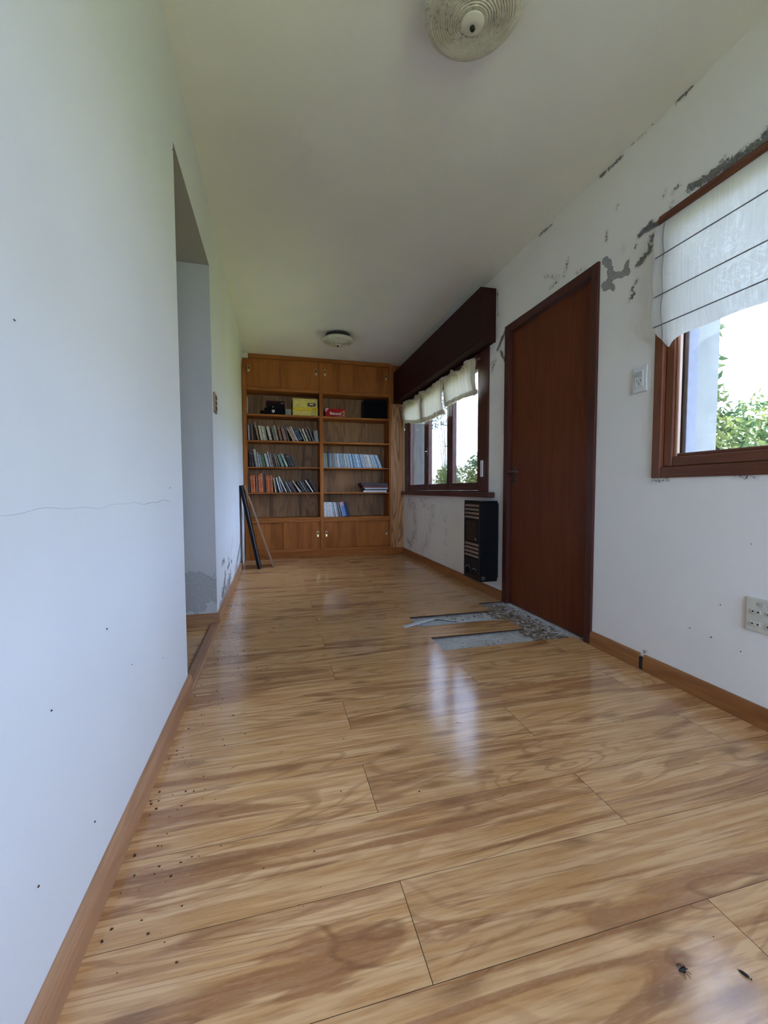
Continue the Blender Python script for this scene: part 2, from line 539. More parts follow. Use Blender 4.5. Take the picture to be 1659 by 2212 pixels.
# passage behind the opening
PX = -1.75
mb = MB()
us = cuts(PX, XL, 0.012, [], (-0.75, XL))
zs = cuts(-0.1, OP[2], 0.012, [0.0], (0.05, 0.6))
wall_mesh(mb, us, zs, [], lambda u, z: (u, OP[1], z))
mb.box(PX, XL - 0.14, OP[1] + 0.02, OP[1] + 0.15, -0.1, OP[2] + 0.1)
wall_passage = mb.build('wall_passage', M_WALL_P, kind='structure', label='shade-darkened passage wall with a big patch of bare render at its foot', origin=(-1.0, OP[1], 0))
_v = np.array([tuple(q.co) for q in wall_passage.data.vertices]) + np.array(wall_passage.location)
_in = np.abs(_v[:, 1] - OP[1]) < 0.01
set_attr(wall_passage, 'peel', np.where(_in, field(_v[:, 0], _v[:, 2], J_PEEL), 0))
set_attr(wall_passage, 'mould', np.zeros(len(_v)))
set_attr(wall_passage, 'speck', np.zeros(len(_v)))
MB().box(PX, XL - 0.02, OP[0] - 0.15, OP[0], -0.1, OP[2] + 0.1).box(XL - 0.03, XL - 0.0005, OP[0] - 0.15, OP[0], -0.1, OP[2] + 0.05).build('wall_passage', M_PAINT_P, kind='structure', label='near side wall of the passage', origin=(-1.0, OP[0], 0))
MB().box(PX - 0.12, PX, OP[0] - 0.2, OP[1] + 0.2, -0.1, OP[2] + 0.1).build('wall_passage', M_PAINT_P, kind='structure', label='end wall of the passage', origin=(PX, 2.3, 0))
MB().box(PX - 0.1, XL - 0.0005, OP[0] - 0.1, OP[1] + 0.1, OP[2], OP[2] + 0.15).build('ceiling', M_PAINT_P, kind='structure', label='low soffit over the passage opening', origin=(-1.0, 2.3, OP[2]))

# back and front walls, ceiling
MB().box(XL - 0.14, XR + WT, YB, YB + WT, -0.3, ZC + 0.3).build('wall_back', M_PAINT, kind='structure', label='back wall behind the bookcase', origin=(0.6, YB, 0))
mb = MB()
for x0, x1, z0, z1 in ((XL - 0.14, W3[0], -0.3, ZC + 0.3), (W3[1], XR + WT, -0.3, ZC + 0.3), (W3[0], W3[1], -0.3, W3[2]), (W3[0], W3[1], W3[3], ZC + 0.3)):
    mb.box(x0, x1, YF - WT, YF, z0, z1)
mb.build('wall_front', M_PAINT, kind='structure', label='wall behind the camera with an assumed window for fill light', origin=(0.6, YF, 0))
MB().box(XL - 0.14, XR + WT, YF - WT, YB + WT, ZC, ZC + 0.25).build('ceiling', M_CEIL, kind='structure', label='flat off-white ceiling, slightly stained', origin=(0.6, 1.6, ZC))

# ---------------------------------------------------------------- floor: screed slab and laminate planks
k = NT('laminate_planks')
pc = k.coord((1, 1, 1), 23.0)
def pmap(s):
    mp = k.n('Mapping')
    k.link(pc, mp.inputs[0])
    mp.inputs['Scale'].default_value = s
    return mp.outputs[0]
def pn(s, detail, rough, dist=0.0):
    return k.noise(pmap(s), 1.0, detail, rough, dist, '2D')
broad = pn((0.55, 4.2, 1), 2.0, 0.5, 0.9)
rings = k.ramp(k.math('SINE', k.math('MULTIPLY', broad, 85.0)), 0.35, 1.0)
streak = pn((0.8, 7.5, 1), 4.0, 0.62, 1.3)
fib = pn((7.0, 120.0, 1), 2.0, 0.6)
fib2 = pn((2.5, 45.0, 1), 2.0, 0.6)
fleck = pn((40.0, 260.0, 1), 1.0, 0.6)
knot = k.n('TexVoronoi', voronoi_dimensions='2D')
k.link(pmap((2.0, 6.0, 1)), knot.inputs['Vector'])
knot.inputs['Scale'].default_value = 1.0
kn = k.ramp(knot.outputs['Distance'], 0.02, 0.15, 1.0, 0.0)
tone = k.n('ObjectInfo').outputs['Random']
col = k.mix(k.ramp(fib2, 0.32, 0.7), (0.54, 0.28, 0.105), (0.69, 0.41, 0.20))
col = k.mix(k.math('MULTIPLY', k.ramp(fib, 0.48, 0.70), 0.5), col, (0.40, 0.18, 0.065))
col = k.mix(k.math('MULTIPLY', rings, k.ramp(broad, 0.35, 0.6, 0.12, 0.5)), col, (0.31, 0.135, 0.05))
col = k.mix(k.math('MULTIPLY', k.ramp(streak, 0.53, 0.62), 0.70), col, (0.29, 0.115, 0.045))
vein = pn((0.5, 6.0, 1), 3.0, 0.55, 0.9)
ridge = k.ramp(k.math('ABSOLUTE', k.math('SUBTRACT', vein, 0.5)), 0.0, 0.009, 1.0, 0.0)
col = k.mix(k.math('MULTIPLY', ridge, k.ramp(streak, 0.42, 0.56, 0.05, 0.6)), col, (0.21, 0.082, 0.03))
col = k.mix(k.math('MULTIPLY', kn, 0.6), col, (0.19, 0.08, 0.03))
col = k.mix(k.math('MULTIPLY', k.ramp(fleck, 0.55, 0.7), 0.10), col, (0.70, 0.47, 0.26))
col = k.mix(k.math('MULTIPLY', tone, 0.16), col, (0.40, 0.215, 0.095))
k.base(col, k.ramp(fleck, 0.3, 0.7, 0.12, 0.20), 0.68)
M_PLANK = k.mat
M_CORE = plain('plank_core', (0.055, 0.03, 0.018), 0.85, 0.1)

floor = MB().box(PX - 0.1, XR + WT, YF - WT, YB + WT, -0.12, -0.0145).build('floor', M_SCREED, kind='structure', label='grey cement screed under the laminate, bare in front of the door', origin=(0.6, 1.6, -0.0145))
PITCHW, Y0 = 0.2007, 0.639
plank_mesh = {}
def plank(x0, x1, y0, y1, parent=floor):
    g = 0.0003
    key = (round(x1 - x0, 3), round(y1 - y0, 3))
    org = Vector(((x0 + x1) / 2, (y0 + y1) / 2, -0.008))
    if key not in plank_mesh:
        hx, hy = key[0] / 2 - g, key[1] / 2 - g
        b = 0.0004
        m = MB()
        vs_ = []
        for z, i in ((0, 0), (0.008 - b, 0), (0.008, b)):
            vs_ += [(-hx + i, -hy + i, z), (hx - i, -hy + i, z), (hx - i, hy - i, z), (-hx + i, hy - i, z)]
        fs = [(3, 2, 1, 0), (8, 9, 10, 11)]
        for r in (0, 4):
            fs += [(r + q, r + (q + 1) % 4, r + 4 + (q + 1) % 4, r + 4 + q) for q in range(4)]
        me = bpy.data.meshes.new('plank')
        me.from_pydata(vs_, [], fs)
        me.materials.append(M_PLANK)
        me.materials.append(M_CORE)
        me.polygons.foreach_set('material_index', [1, 0] + [1] * 8)
        plank_mesh[key] = me
    o = bpy.data.objects.new('plank', plank_mesh[key])
    C.objects.link(o)
    o.parent = parent
    o.location = org - world_of(parent)
    return o

XA, XZ = XL + 0.003, XR - 0.003
for r in range(-15, 25):
    y0 = Y0 + r * PITCHW
    y1 = min(y0 + PITCHW, 5.46)
    joints = [0.250, 1.462] if r % 2 == 0 else [0.856]
    xs = [XA] + joints + [XZ]
    for a, b in zip(xs[:-1], xs[1:]):
        if r in (7, 9) and a > 0.8:
            continue
        if r in (8, 10) and a > 1.4:
            continue
        plank(a, b, y0, y1)
# passage planks
for r in range(6, 11):
    y0 = max(Y0 + r * PITCHW, OP[0] + 0.002)
    y1 = min(Y0 + (r + 1) * PITCHW, OP[1] - 0.002)
    for a, b in (((-1.74, -0.9), (-0.9, XL - 0.045)) if r % 2 else ((-1.74, -1.2), (-1.2, XL - 0.045))):
        plank(a, b, y0, y1)

# ---------------------------------------------------------------- baseboards and threshold
M_BASE_L = wood('baseboard_laminate', (0.42, 0.225, 0.12), (0.36, 0.185, 0.095), (0.24, 0.105, 0.05), 'y', 0.35, 0.4, 0.5, 0.6)
M_BASE_R = wood('baseboard_oak', (0.36, 0.155, 0.052), (0.29, 0.115, 0.035), (0.17, 0.055, 0.016), 'y', 0.35, 0.4, 0.7, 1.0)
M_BASE_X = wood('baseboard_oak_across', (0.40, 0.21, 0.10), (0.33, 0.16, 0.07), (0.20, 0.08, 0.03), 'x', 0.35, 0.4, 0.7, 1.0)

def base_prof(xw, s, t=0.014, h=0.075):
    return [(xw, 0), (xw + s * t, 0), (xw + s * t, h - 0.022), (xw + s * t * 0.85, h - 0.01), (xw + s * t * 0.55, h - 0.003), (xw + s * t * 0.2, h), (xw, h)]
MB().extrude_y(base_prof(XL, 1, 0.015), YF, OP[0] + 0.015).build('baseboard_left', M_BASE_L, kind='structure', label='reddish laminate baseboard along the near left wall')
MB().extrude_y(base_prof(XL, 1, 0.013), OP[1], 4.86).build('baseboard_left', M_BASE_L, kind='structure', label='reddish laminate baseboard beyond the passage')
MB().extrude_y(base_prof(XR, -1, 0.016), 1.598, DR[0] - 0.001).build('baseboard_right', M_BASE_R, kind='structure', label='short oak baseboard beside the door')
MB().extrude_y(base_prof(XR, -1, 0.016), YF, 1.572).build('baseboard_right', M_BASE_R, kind='structure', label='oak baseboard along the near right wall')
MB().extrude_y(base_prof(XR, -1, 0.016), DR[1] + 0.001, 5.42).build('baseboard_right', M_BASE_R, kind='structure', label='oak baseboard under the heater and far window')
prof = [(0, 0), (0, -0.014), (0.053, -0.014), (0.065, -0.012), (0.072, -0.006), (0.075, 0)]
mb = MB()
n = len(prof)
vs_ = [(PX, OP[1] + d, z) for z, d in prof] + [(XL + 0.012, OP[1] + d, z) for z, d in prof]
mb.add(vs_, [(i, (i + 1) % n, n + (i + 1) % n, n + i) for i in range(n)] + [tuple(range(n)), tuple(range(n, 2 * n))[::-1]])
mb.build('baseboard_passage', M_BASE_X, kind='structure', label='oak baseboard along the passage wall')
# wooden threshold across the opening
prof = [(XL - 0.04, 0.0), (XL - 0.04, 0.010), (XL - 0.032, 0.014), (XL - 0.002, 0.015), (XL + 0.012, 0.012), (XL + 0.018, 0.006), (XL + 0.019, 0.0)]
MB().extrude_y(prof, OP[0] + 0.016, OP[1] - 0.003).build('trim_1', M_BASE_L, kind='structure', label='reddish rounded threshold strip across the passage opening')
# dark cable outlet in the gap of the right baseboard
M_DARKGAP = plain('dark_gap', (0.05, 0.04, 0.035), 0.9, 0.1)  # plain dark tone for the baseboard gap and the keyhole
MB().bev(XR - 0.012, XR, 1.573, 1.597, 0.0, 0.06, 0.002).build('trim_2', M_DARKGAP, kind='structure', label='dark gap with a stub in the right baseboard')

# ---------------------------------------------------------------- door
M_DOOR = wood('mahogany_veneer', (0.150, 0.036, 0.010), (0.12, 0.026, 0.007), (0.075, 0.015, 0.004), 'z', 0.45, 0.22, 0.5, 0.8, 0.04)
M_DFRAME = wood('dark_stained_frame', (0.075, 0.017, 0.010), (0.058, 0.012, 0.007), (0.035, 0.007, 0.004), 'z', 0.38, 0.4, 0.4, 0.5, 0.05)
M_DFRAME_Y = wood('dark_stained_frame_across', (0.075, 0.017, 0.010), (0.058, 0.012, 0.007), (0.035, 0.007, 0.004), 'y', 0.38, 0.4, 0.4, 0.5, 0.05)
M_BRONZE = plain('aged_bronze', (0.10, 0.075, 0.055), 0.4, 0.5, 0.8)
M_STEELDARK = plain('dark_steel', (0.16, 0.14, 0.13), 0.45, 0.5, 0.9)

door = thing('door_1', (XR, (DR[0] + DR[1]) / 2, 0), 'plain reddish-brown wooden door in a dark frame', kind='structure')
fr = MB().bev(XR - 0.014, XR + 0.10, DR[0], DR[0] + 0.052, 0.0, DR[3], 0.003).build('frame_jamb', M_DFRAME, door)
MB().bev(XR - 0.014, XR + 0.10, DR[1] - 0.062, DR[1], 0.0, DR[3], 0.003).build('frame_jamb', M_DFRAME, door)
MB().bev(XR - 0.0135, XR + 0.10, DR[0] + 0.0525, DR[1] - 0.0625, DR[3] - 0.055, DR[3], 0.003).build('frame_head', M_DFRAME_Y, door)
for y0, y1 in ((DR[0] + 0.0525, DR[0] + 0.066), (DR[1] - 0.082, DR[1] - 0.0625)):
    MB().bev(XR + 0.064, XR + 0.10, y0, y1, 0.0, DR[3] - 0.056, 0.001).build('door_stop', M_DFRAME, door)
leaf = MB().bev(XR + 0.018, XR + 0.060, DR[0] + 0.055, DR[1] - 0.066, 0.006, DR[3] - 0.058, 0.002).build('leaf', M_DOOR, door)
for z in (1.79, 0.98, 0.20):
    h = MB().tube([(XR + 0.012, DR[0] + 0.055, z - 0.062), (XR + 0.012, DR[0] + 0.055, z + 0.062)], 0.0075, 10).build('hinge', M_STEELDARK, door, 'auto')
    MB().tube([(XR + 0.012, DR[0] + 0.055, z + 0.0622), (XR + 0.012, DR[0] + 0.055, z + 0.070)], 0.005, 8).build('hinge_pin', M_STEELDARK, h, 'auto')
hy = DR[1] - 0.066 - 0.045
hp = MB().bev(XR + 0.014, XR + 0.0178, hy - 0.018, hy + 0.018, 0.88, 1.02, 0.0015).build('handle_plate', M_BRONZE, door)
MB().tube([(XR + 0.0138, hy, 0.975), (XR - 0.034, hy, 0.975), (XR - 0.040, hy - 0.012, 0.975), (XR - 0.040, hy - 0.115, 0.974)], [0.009, 0.009, 0.009, 0.0075], 10).build('lever', M_STEELDARK, hp, 'auto')
MB().tube([(XR + 0.0138, hy, 0.914), (XR + 0.0105, hy, 0.914)], 0.006, 10).build('keyhole', M_DARKGAP, hp, 'auto')
MB().bev(XR + 0.064, XR + 0.10, DR[0] + 0.067, DR[1] - 0.083, -0.0015, 0.03, 0.001).build('door_stop', M_DFRAME_Y, door)  # bottom bar added behind the leaf to close a light leak
# bare concrete sill under the door
MB().box(XR - 0.002, XR + WT + 0.02, DR[0], DR[1], -0.012, -0.002).build('trim_3', M_SCREED, kind='structure', label='bare cement doorsill under the brown door')

# ---------------------------------------------------------------- windows
kg = NT('window_glass')
_tr = kg.n('BsdfTransparent')
_gl = kg.n('BsdfGlossy')
_gl.inputs['Roughness'].default_value = 0.02
_fr = kg.n('Fresnel')
_fr.inputs['IOR'].default_value = 1.45
_ms = kg.n('MixShader')
kg.link(kg.math('MULTIPLY', _fr.outputs[0], 0.8), _ms.inputs[0])
_tr.inputs['Color'].default_value = (0.95, 0.97, 0.96, 1)
kg.link(_tr.outputs[0], _ms.inputs[1])
kg.link(_gl.outputs[0], _ms.inputs[2])
kg.link(_ms.outputs[0], kg.out.inputs['Surface'])
M_GLASS = kg.mat
M_WF = wood('window_frame_wood', (0.20, 0.065, 0.028), (0.16, 0.048, 0.02), (0.09, 0.024, 0.010), 'z', 0.35, 0.45, 0.5, 0.7, 0.05)
M_WF_Y = wood('window_frame_wood_across', (0.17, 0.058, 0.028), (0.135, 0.042, 0.02), (0.08, 0.022, 0.010), 'y', 0.35, 0.45, 0.5, 0.7, 0.05)
M_WD = wood('dark_window_wood', (0.080, 0.020, 0.013), (0.062, 0.014, 0.009), (0.036, 0.008, 0.005), 'z', 0.35, 0.45, 0.4, 0.5, 0.05)
M_WD_Y = wood('dark_window_wood_across', (0.080, 0.020, 0.013), (0.062, 0.014, 0.009), (0.036, 0.008, 0.005), 'y', 0.35, 0.45, 0.4, 0.5, 0.05)
M_BEAD = wood('daylit_glazing_bead', (0.42, 0.24, 0.15), (0.36, 0.19, 0.11), (0.25, 0.11, 0.06), 'z', 0.3, 0.5, 0.4, 0.5)  # upright beads paled in colour for the daylight falling on them
M_BLUEGASKET = plain('outer_shutter_guide', (0.13, 0.135, 0.18), 0.6, 0.2)
M_STEEL = plain('bright_steel', (0.75, 0.75, 0.75), 0.25, 0.5, 1.0, 0.02)
M_WHITEPL = plain('white_plastic', (0.72, 0.72, 0.70), 0.4, 0.4, 0, 0.02)


def framed(parent, name, y0, y1, z0, z1, x0, x1, w, mv, mh, b=0.004):
    """four members of one rectangular frame as separate parts"""
    MB().bev(x0, x1, y0, y0 + w, z0, z1, b).build(name, mv, parent)
    MB().bev(x0, x1, y1 - w, y1, z0, z1, b).build(name, mv, parent)
    MB().bev(x0 + 0.0005, x1 - 0.0005, y0 + w, y1 - w, z0, z0 + w, b).build(name, mh, parent)
    MB().bev(x0 + 0.0005, x1 - 0.0005, y0 + w, y1 - w, z1 - w, z1, b).build(name, mh, parent)


win1 = thing('window_1', (XR, (W1[0] + W1[1]) / 2, W1[2]), 'brown wooden window beside the door, half covered by a white blind', kind='structure')
framed(win1, 'window_frame', W1[0], W1[1], W1[2], W1[3], XR - 0.012, XR + 0.075, 0.047, M_WF, M_WF_Y)
s0, s1 = W1[0] + 0.048, W1[1] - 0.048
framed(win1, 'sash_rail', s0, s1, W1[2] + 0.048, W1[3] - 0.048, XR + 0.004, XR + 0.050, 0.042, M_WF, M_WF_Y)
g0, g1, gz0, gz1 = s0 + 0.042, s1 - 0.042, W1[2] + 0.090, W1[3] - 0.090
framed(win1, 'glazing_bead', g0, g1, gz0, gz1, XR + 0.014, XR + 0.033, 0.014, M_BEAD, M_WF_Y, 0.003)
MB().box(XR + 0.0365, XR + 0.0395, g0 + 0.001, g1 - 0.001, gz0 + 0.001, gz1 - 0.001).build('pane', M_GLASS, win1)
MB().bev(XR + 0.0505, XR + 0.105, 1.450, 1.4655, W1[2] + 0.001, W1[3] - 0.001, 0.002).build('shutter_guide', M_BLUEGASKET, win1)

win2 = thing('window_2', (XR, (W2[0] + W2[1]) / 2, W2[2]), 'dark wooden three-leaf window under the shutter box', kind='structure')
MB().bev(XR - 0.012, XR + 0.075, W2[0], 3.228, W2[2], W2[3], 0.004).build('window_frame', M_WD, win2)
MB().bev(XR - 0.012, XR + 0.075, 5.205, W2[1], W2[2], W2[3], 0.004).build('window_frame', M_WD, win2)
MB().bev(XR - 0.0115, XR + 0.0745, 3.2285, 5.2045, W2[3] - 0.05, W2[3], 0.004).build('window_frame', M_WD_Y, win2)
MB().bev(XR - 0.0115, XR + 0.0745, 3.2285, 5.2045, W2[2], W2[2] + 0.012, 0.003).build('window_frame', M_WD_Y, win2)
sill = MB().bev(XR - 0.062, XR - 0.0005, 2.985, 5.34, 0.787, 0.829, 0.005).build('window_sill', M_WD_Y, win2)
lb = [3.230, 3.888, 4.546, 5.203]
for i in range(3):
    a, b = lb[i] + 0.001, lb[i + 1] - 0.001
    sz0, sz1 = W2[2] + 0.0125, W2[3] - 0.0505
    sash = thing('sash', Vector((XR, (a + b) / 2, sz0)) - win2.location)
    sash.parent = win2
    w = 0.066
    mz = 0.070
    MB().bev(XR + 0.002, XR + 0.048, a, a + w, sz0, sz1, 0.004).build('stile', M_WD, sash)
    MB().bev(XR + 0.002, XR + 0.048, b - w, b, sz0, sz1, 0.004).build('stile', M_WD, sash)
    MB().bev(XR + 0.0025, XR + 0.0475, a + w, b - w, sz0, sz0 + mz, 0.004).build('rail', M_WD_Y, sash)
    MB().bev(XR + 0.0025, XR + 0.0475, a + w, b - w, sz1 - mz, sz1, 0.004).build('rail', M_WD_Y, sash)
    MB().box(XR + 0.026, XR + 0.029, a + w + 0.0005, b - w - 0.0005, sz0 + mz + 0.0005, sz1 - mz - 0.0005).build('pane', M_GLASS, sash)
MB().bev(XR - 0.022, XR - 0.0125, 3.157, 3.197, 0.955, 1.090, 0.003).build('strap_guide', M_WHITEPL, win2)
for y, z in ((3.905, 1.28), (4.50, 1.28)):
    hb = MB().bev(XR - 0.006, XR + 0.0015, y - 0.010, y + 0.010, z - 0.045, z + 0.045, 0.002).build('latch', M_BRONZE, win2)
    MB().tube([(XR - 0.0065, y, z), (XR - 0.022, y, z), (XR - 0.026, y + 0.006, z), (XR - 0.026, y + 0.028, z - 0.004)], 0.005, 8).build('latch_lever', M_STEEL, hb, 'auto')
ring = [(XR - 0.020, 3.955 + 0.020 * math.sin(t), 1.285 + 0.040 * math.cos(t)) for t in [i * 2 * math.pi / 20 for i in range(21)]]
MB().tube(ring, 0.0025, 6, cap=False).build('latch_ring', M_STEEL, win2, 'auto')
for z in (1.0, 1.75):
    MB().tube([(XR - 0.004, 5.198, z - 0.04), (XR - 0.004, 5.198, z + 0.04)], 0.006, 8).build('hinge', M_STEELDARK, win2, 'auto')

win3 = thing('fill_window', ((W3[0] + W3[1]) / 2, YF, W3[2]), 'assumed window behind the camera, added for fill light', kind='structure')  # unseen window, assumed to supply the room's fill light
for x0, x1, z0, z1 in ((W3[0], W3[0] + .06, W3[2], W3[3]), (W3[1] - .06, W3[1], W3[2], W3[3]), (W3[0] + .06, W3[1] - .06, W3[2], W3[2] + .06), (W3[0] + .06, W3[1] - .06, W3[3] - .06, W3[3]), ((W3[0] + W3[1]) / 2 - .03, (W3[0] + W3[1]) / 2 + .03, W3[2] + .06, W3[3] - .06)):
    MB().bev(x0, x1, YF - 0.07, YF + 0.012, z0, z1, 0.004).build('window_frame', M_WF, win3)
for x0, x1 in ((W3[0] + .06, (W3[0] + W3[1]) / 2 - .03), ((W3[0] + W3[1]) / 2 + .03, W3[1] - .06)):
    MB().box(x0, x1, YF - 0.03, YF - 0.026, W3[2] + .06, W3[3] - .06).build('pane', M_GLASS, win3)

# ---------------------------------------------------------------- roller shutter box over the far window
M_BOX = wood('shutter_box_wood', (0.034, 0.009, 0.006), (0.026, 0.006, 0.004), (0.016, 0.004, 0.003), 'y', 0.55, 0.15, 0.4, 0.4, 0.05)
sb = thing('roller_shutter_box', (1.60, 4.2, 1.985), 'long dark brown wooden roller shutter box under the ceiling', 'shutter box')
MB().bev(1.537, 1.553, 2.996, 5.415, 1.985, 2.390, 0.002).build('front_panel', M_BOX, sb)
MB().bev(1.5535, XR - 0.001, 2.996, 3.012, 1.985, 2.390, 0.002).build('end_panel', M_BOX, sb)
MB().bev(1.5535, XR - 0.001, 3.0125, 5.415, 1.988, 2.002, 0.002).build('bottom_panel', M_BOX, sb)
MB().bev(1.5535, XR - 0.001, 3.0125, 5.415, 2.374, 2.389, 0.002).build('top_panel', M_BOX, sb)
MB().bev(1.531, 1.5365, 2.992, 5.415, 1.985, 2.003, 0.002).build('edge_bead', M_BOX, sb)

# ---------------------------------------------------------------- blinds
def cloth(name, col, trans, pattern=False):
    k = NT(name)
    d = k.n('BsdfDiffuse')
    t = k.n('BsdfTranslucent')
    wv = k.noise(k.coord((1, 130, 6), 0), 1.0, 3)
    co = k.coord((1, 1, 1))
    c1 = k.mix(k.ramp(wv, 0.3, 0.7), col, tuple(c * 0.90 for c in col))
    tc = c1
    if pattern:
        vo = k.n('TexVoronoi', feature='SMOOTH_F1')
        wob = k.noise(co, 9.0, 3, 0.6, 2.2)
        swirl = k.ramp(k.math('SINE', k.math('MULTIPLY', wob, 42.0)), 0.2, 0.9)
        flower = k.ramp(k.noise(co, 4.5, 2), 0.42, 0.62)
        tc = k.mix(k.math('MULTIPLY', k.math('MULTIPLY', swirl, flower), 0.9), tuple(c * 0.72 for c in col), (0.92, 0.94, 0.95))
    k.link(c1, d.inputs['Color'])
    k.link(tc, t.inputs['Color'])
    m = k.n('MixShader')
    m.inputs[0].default_value = trans
    k.link(d.outputs[0], m.inputs[1])
    k.link(t.outputs[0], m.inputs[2])
    k.link(m.outputs[0], k.out.inputs['Surface'])
    return k.mat

M_CLOTH1 = cloth('white_jacquard', (0.80, 0.80, 0.79), 0.155, True)
M_CLOTH2 = cloth('cream_linen', (0.68, 0.62, 0.48), 0.17)
M_SEAM = plain('seam_thread', (0.20, 0.20, 0.21), 0.9, 0.1)

bl = thing('roman_blind', (XR - 0.04, 0.85, 1.47), 'white translucent patterned roman blind half lowered over the near window', 'blind')
battens = [1.857, 1.690, 1.560]
BY0, BY1 = 0.20, 1.548
def blind_x(y, z):
    """cloth hangs from the headrail, swelling a little between the battens"""
    lv = [1.990] + battens
    x = XR - 0.040
    for a, b in zip(lv[:-1], lv[1:]):
        if b <= z <= a:
            t = (a - z) / (a - b)
            x -= 0.010 * math.sin(math.pi * t) * (0.8 + 0.3 * math.sin(y * 4.1))
    if z < 1.56:
        t = (1.56 - z) / 0.09
        x += 0.014 * t * (1 + 0.5 * math.sin(y * 11.0)) - 0.006 * math.sin(y * 23.0) * t
    return x
def blind_bottom(y):
    d = BY1 - y
    return 1.486 - 0.030 * math.exp(-((d - 0.05) / 0.05) ** 2) + 0.012 * math.sin(d * 7.0) * min(d * 3, 1) + 0.045 * math.exp(-((d) / 0.022) ** 2)
def fn(u, v):
    y = BY0 + (BY1 - BY0) * u
    top, bot = 1.990, blind_bottom(y)
    z = top + (bot - top) * v
    # far side edge tapers in towards the hem
    y2 = y - (0.045 * max(0, (1.56 - z) / 0.09) * max(0, (u - 0.93) / 0.07))
    return (blind_x(y, z), y2, z)
MB().grid(fn, 110, 70).build('fabric', M_CLOTH1, bl, True)
def fn2(u, v):
    y = 1.500 + 0.046 * u
    top, bot = 1.988, 1.555
    z = top + (bot - top) * v
    return (blind_x(y, z) + 0.0025, y, z)
MB().grid(fn2, 6, 60).build('side_hem', M_CLOTH1, bl, True)
for z in battens:
    MB().tube([(blind_x(y, z) - 0.002, y, z) for y in np.linspace(BY0 + 0.01, BY1 - 0.005, 30)], 0.0024, 6).build('batten', M_SEAM, bl, 'auto')
MB().tube([(blind_x(1.501, z) - 0.0012, 1.501, z) for z in np.linspace(1.985, 1.50, 40)], 0.0009, 5).build('hem_seam', M_SEAM, bl, 'auto')
MB().bev(XR - 0.052, XR - 0.020, BY0 - 0.02, 1.530, 1.991, 2.013, 0.004).build('headrail', M_WF_Y, bl)
MB().bev(XR - 0.020, XR - 0.001, 1.470, 1.490, 1.993, 2.011, 0.002).build('bracket', M_WF_Y, bl)
MB().bev(XR - 0.020, XR - 0.001, 0.30, 0.32, 1.993, 2.011, 0.002).build('bracket', M_WF_Y, bl)

b2 = thing('roman_blind', (XR - 0.05, 4.25, 1.60), 'creased cream linen blind bunched up over the far window', 'blind')
def panel(ya, yb, ta, tb, ba, bb, seed, tilt=0.0):
    rnd = random.Random(seed)
    ph = [rnd.uniform(0, 6.28) for _ in range(8)]
    def f(u, v):
        y = ya + (yb - ya) * u
        top = ta + (tb - ta) * u + 0.010 * math.sin(u * 9 + ph[0]) + 0.007 * math.sin(u * 23 + ph[1])
        bot = ba + (bb - ba) * u + 0.006 * math.sin(u * 7 + ph[2])
        z = top + (bot - top) * v
        x = XR - 0.055 - 0.020 * math.sin(math.pi * min(v * 1.1, 1)) * (0.7 + 0.3 * math.sin(u * 5 + ph[3]))
        x -= 0.006 * math.sin(u * 31 + v * 5 + ph[4]) * (0.3 + v * 0.5) + 0.004 * math.sin(u * 57 + ph[5] + v * 3)
        if v < 0.14:
            x -= 0.020 * (0.14 - v) / 0.14 * (1 + 0.6 * math.sin(u * 17 + ph[6]))
        y += tilt * v * (1 - u * 0.5)
        return (x, y, z)
    MB().grid(f, 60, 34).build('fabric_panel', M_CLOTH2, b2, True)
    def g(u, v):
        p = f(u, 0.86)
        q = f(u, 1.0)
        return (p[0] + 0.010 + (q[0] - p[0]) * v + 0.006 * math.sin(v * math.pi), p[1] + (q[1] - p[1]) * v, p[2] + (q[2] - p[2]) * v)
    MB().grid(g, 60, 6).build('folded_hem', M_CLOTH2, b2, True)
    MB().tube([(f(u, 0.86)[0] - 0.002, f(u, 0.86)[1], f(u, 0.86)[2]) for u in np.linspace(0.0, 1.0, 30)], 0.0015, 5).build('hem_seam', plain_seam, b2, 'auto')
    # crumpled top fold
    def h(u, v):
        p = f(u, 0.02)
        a = v * math.pi
        r = 0.014 + 0.007 * math.sin(u * 14 + ph[7]) + 0.004 * math.sin(u * 41)
        return (p[0] - r * math.sin(a) * 0.9, p[1], p[2] + r * (1 - math.cos(a)) * 0.5 - 0.004)
    MB().grid(h, 70, 8).build('top_fold', M_CLOTH2, b2, True)
plain_seam = plain('linen_seam', (0.33, 0.31, 0.25), 0.9, 0.1)
panel(3.205, 3.885, 1.918, 1.925, 1.640, 1.662, 1)
panel(3.905, 4.545, 1.930, 1.918, 1.590, 1.606, 2)
panel(4.560, 5.270, 1.925, 1.940, 1.600, 1.700, 3, -0.05)
MB().bev(XR - 0.045, XR - 0.0125, 3.24, 5.30, 1.945, 1.962, 0.003).build('headrail', M_WD_Y, b2)
MB().tube([(XR - 0.060, 5.18, 1.66), (XR - 0.060, 5.18, 1.63)], 0.0012, 6).build('pull_cord', M_CLOTH2, b2)
MB().tube([(XR - 0.060, 5.18, 1.63), (XR - 0.060, 5.18, 1.622), (XR - 0.060, 5.18, 1.605)], [0.003, 0.0075, 0.0085], 8).build('cord_toggle', M_WHITEPL, b2, 'auto')

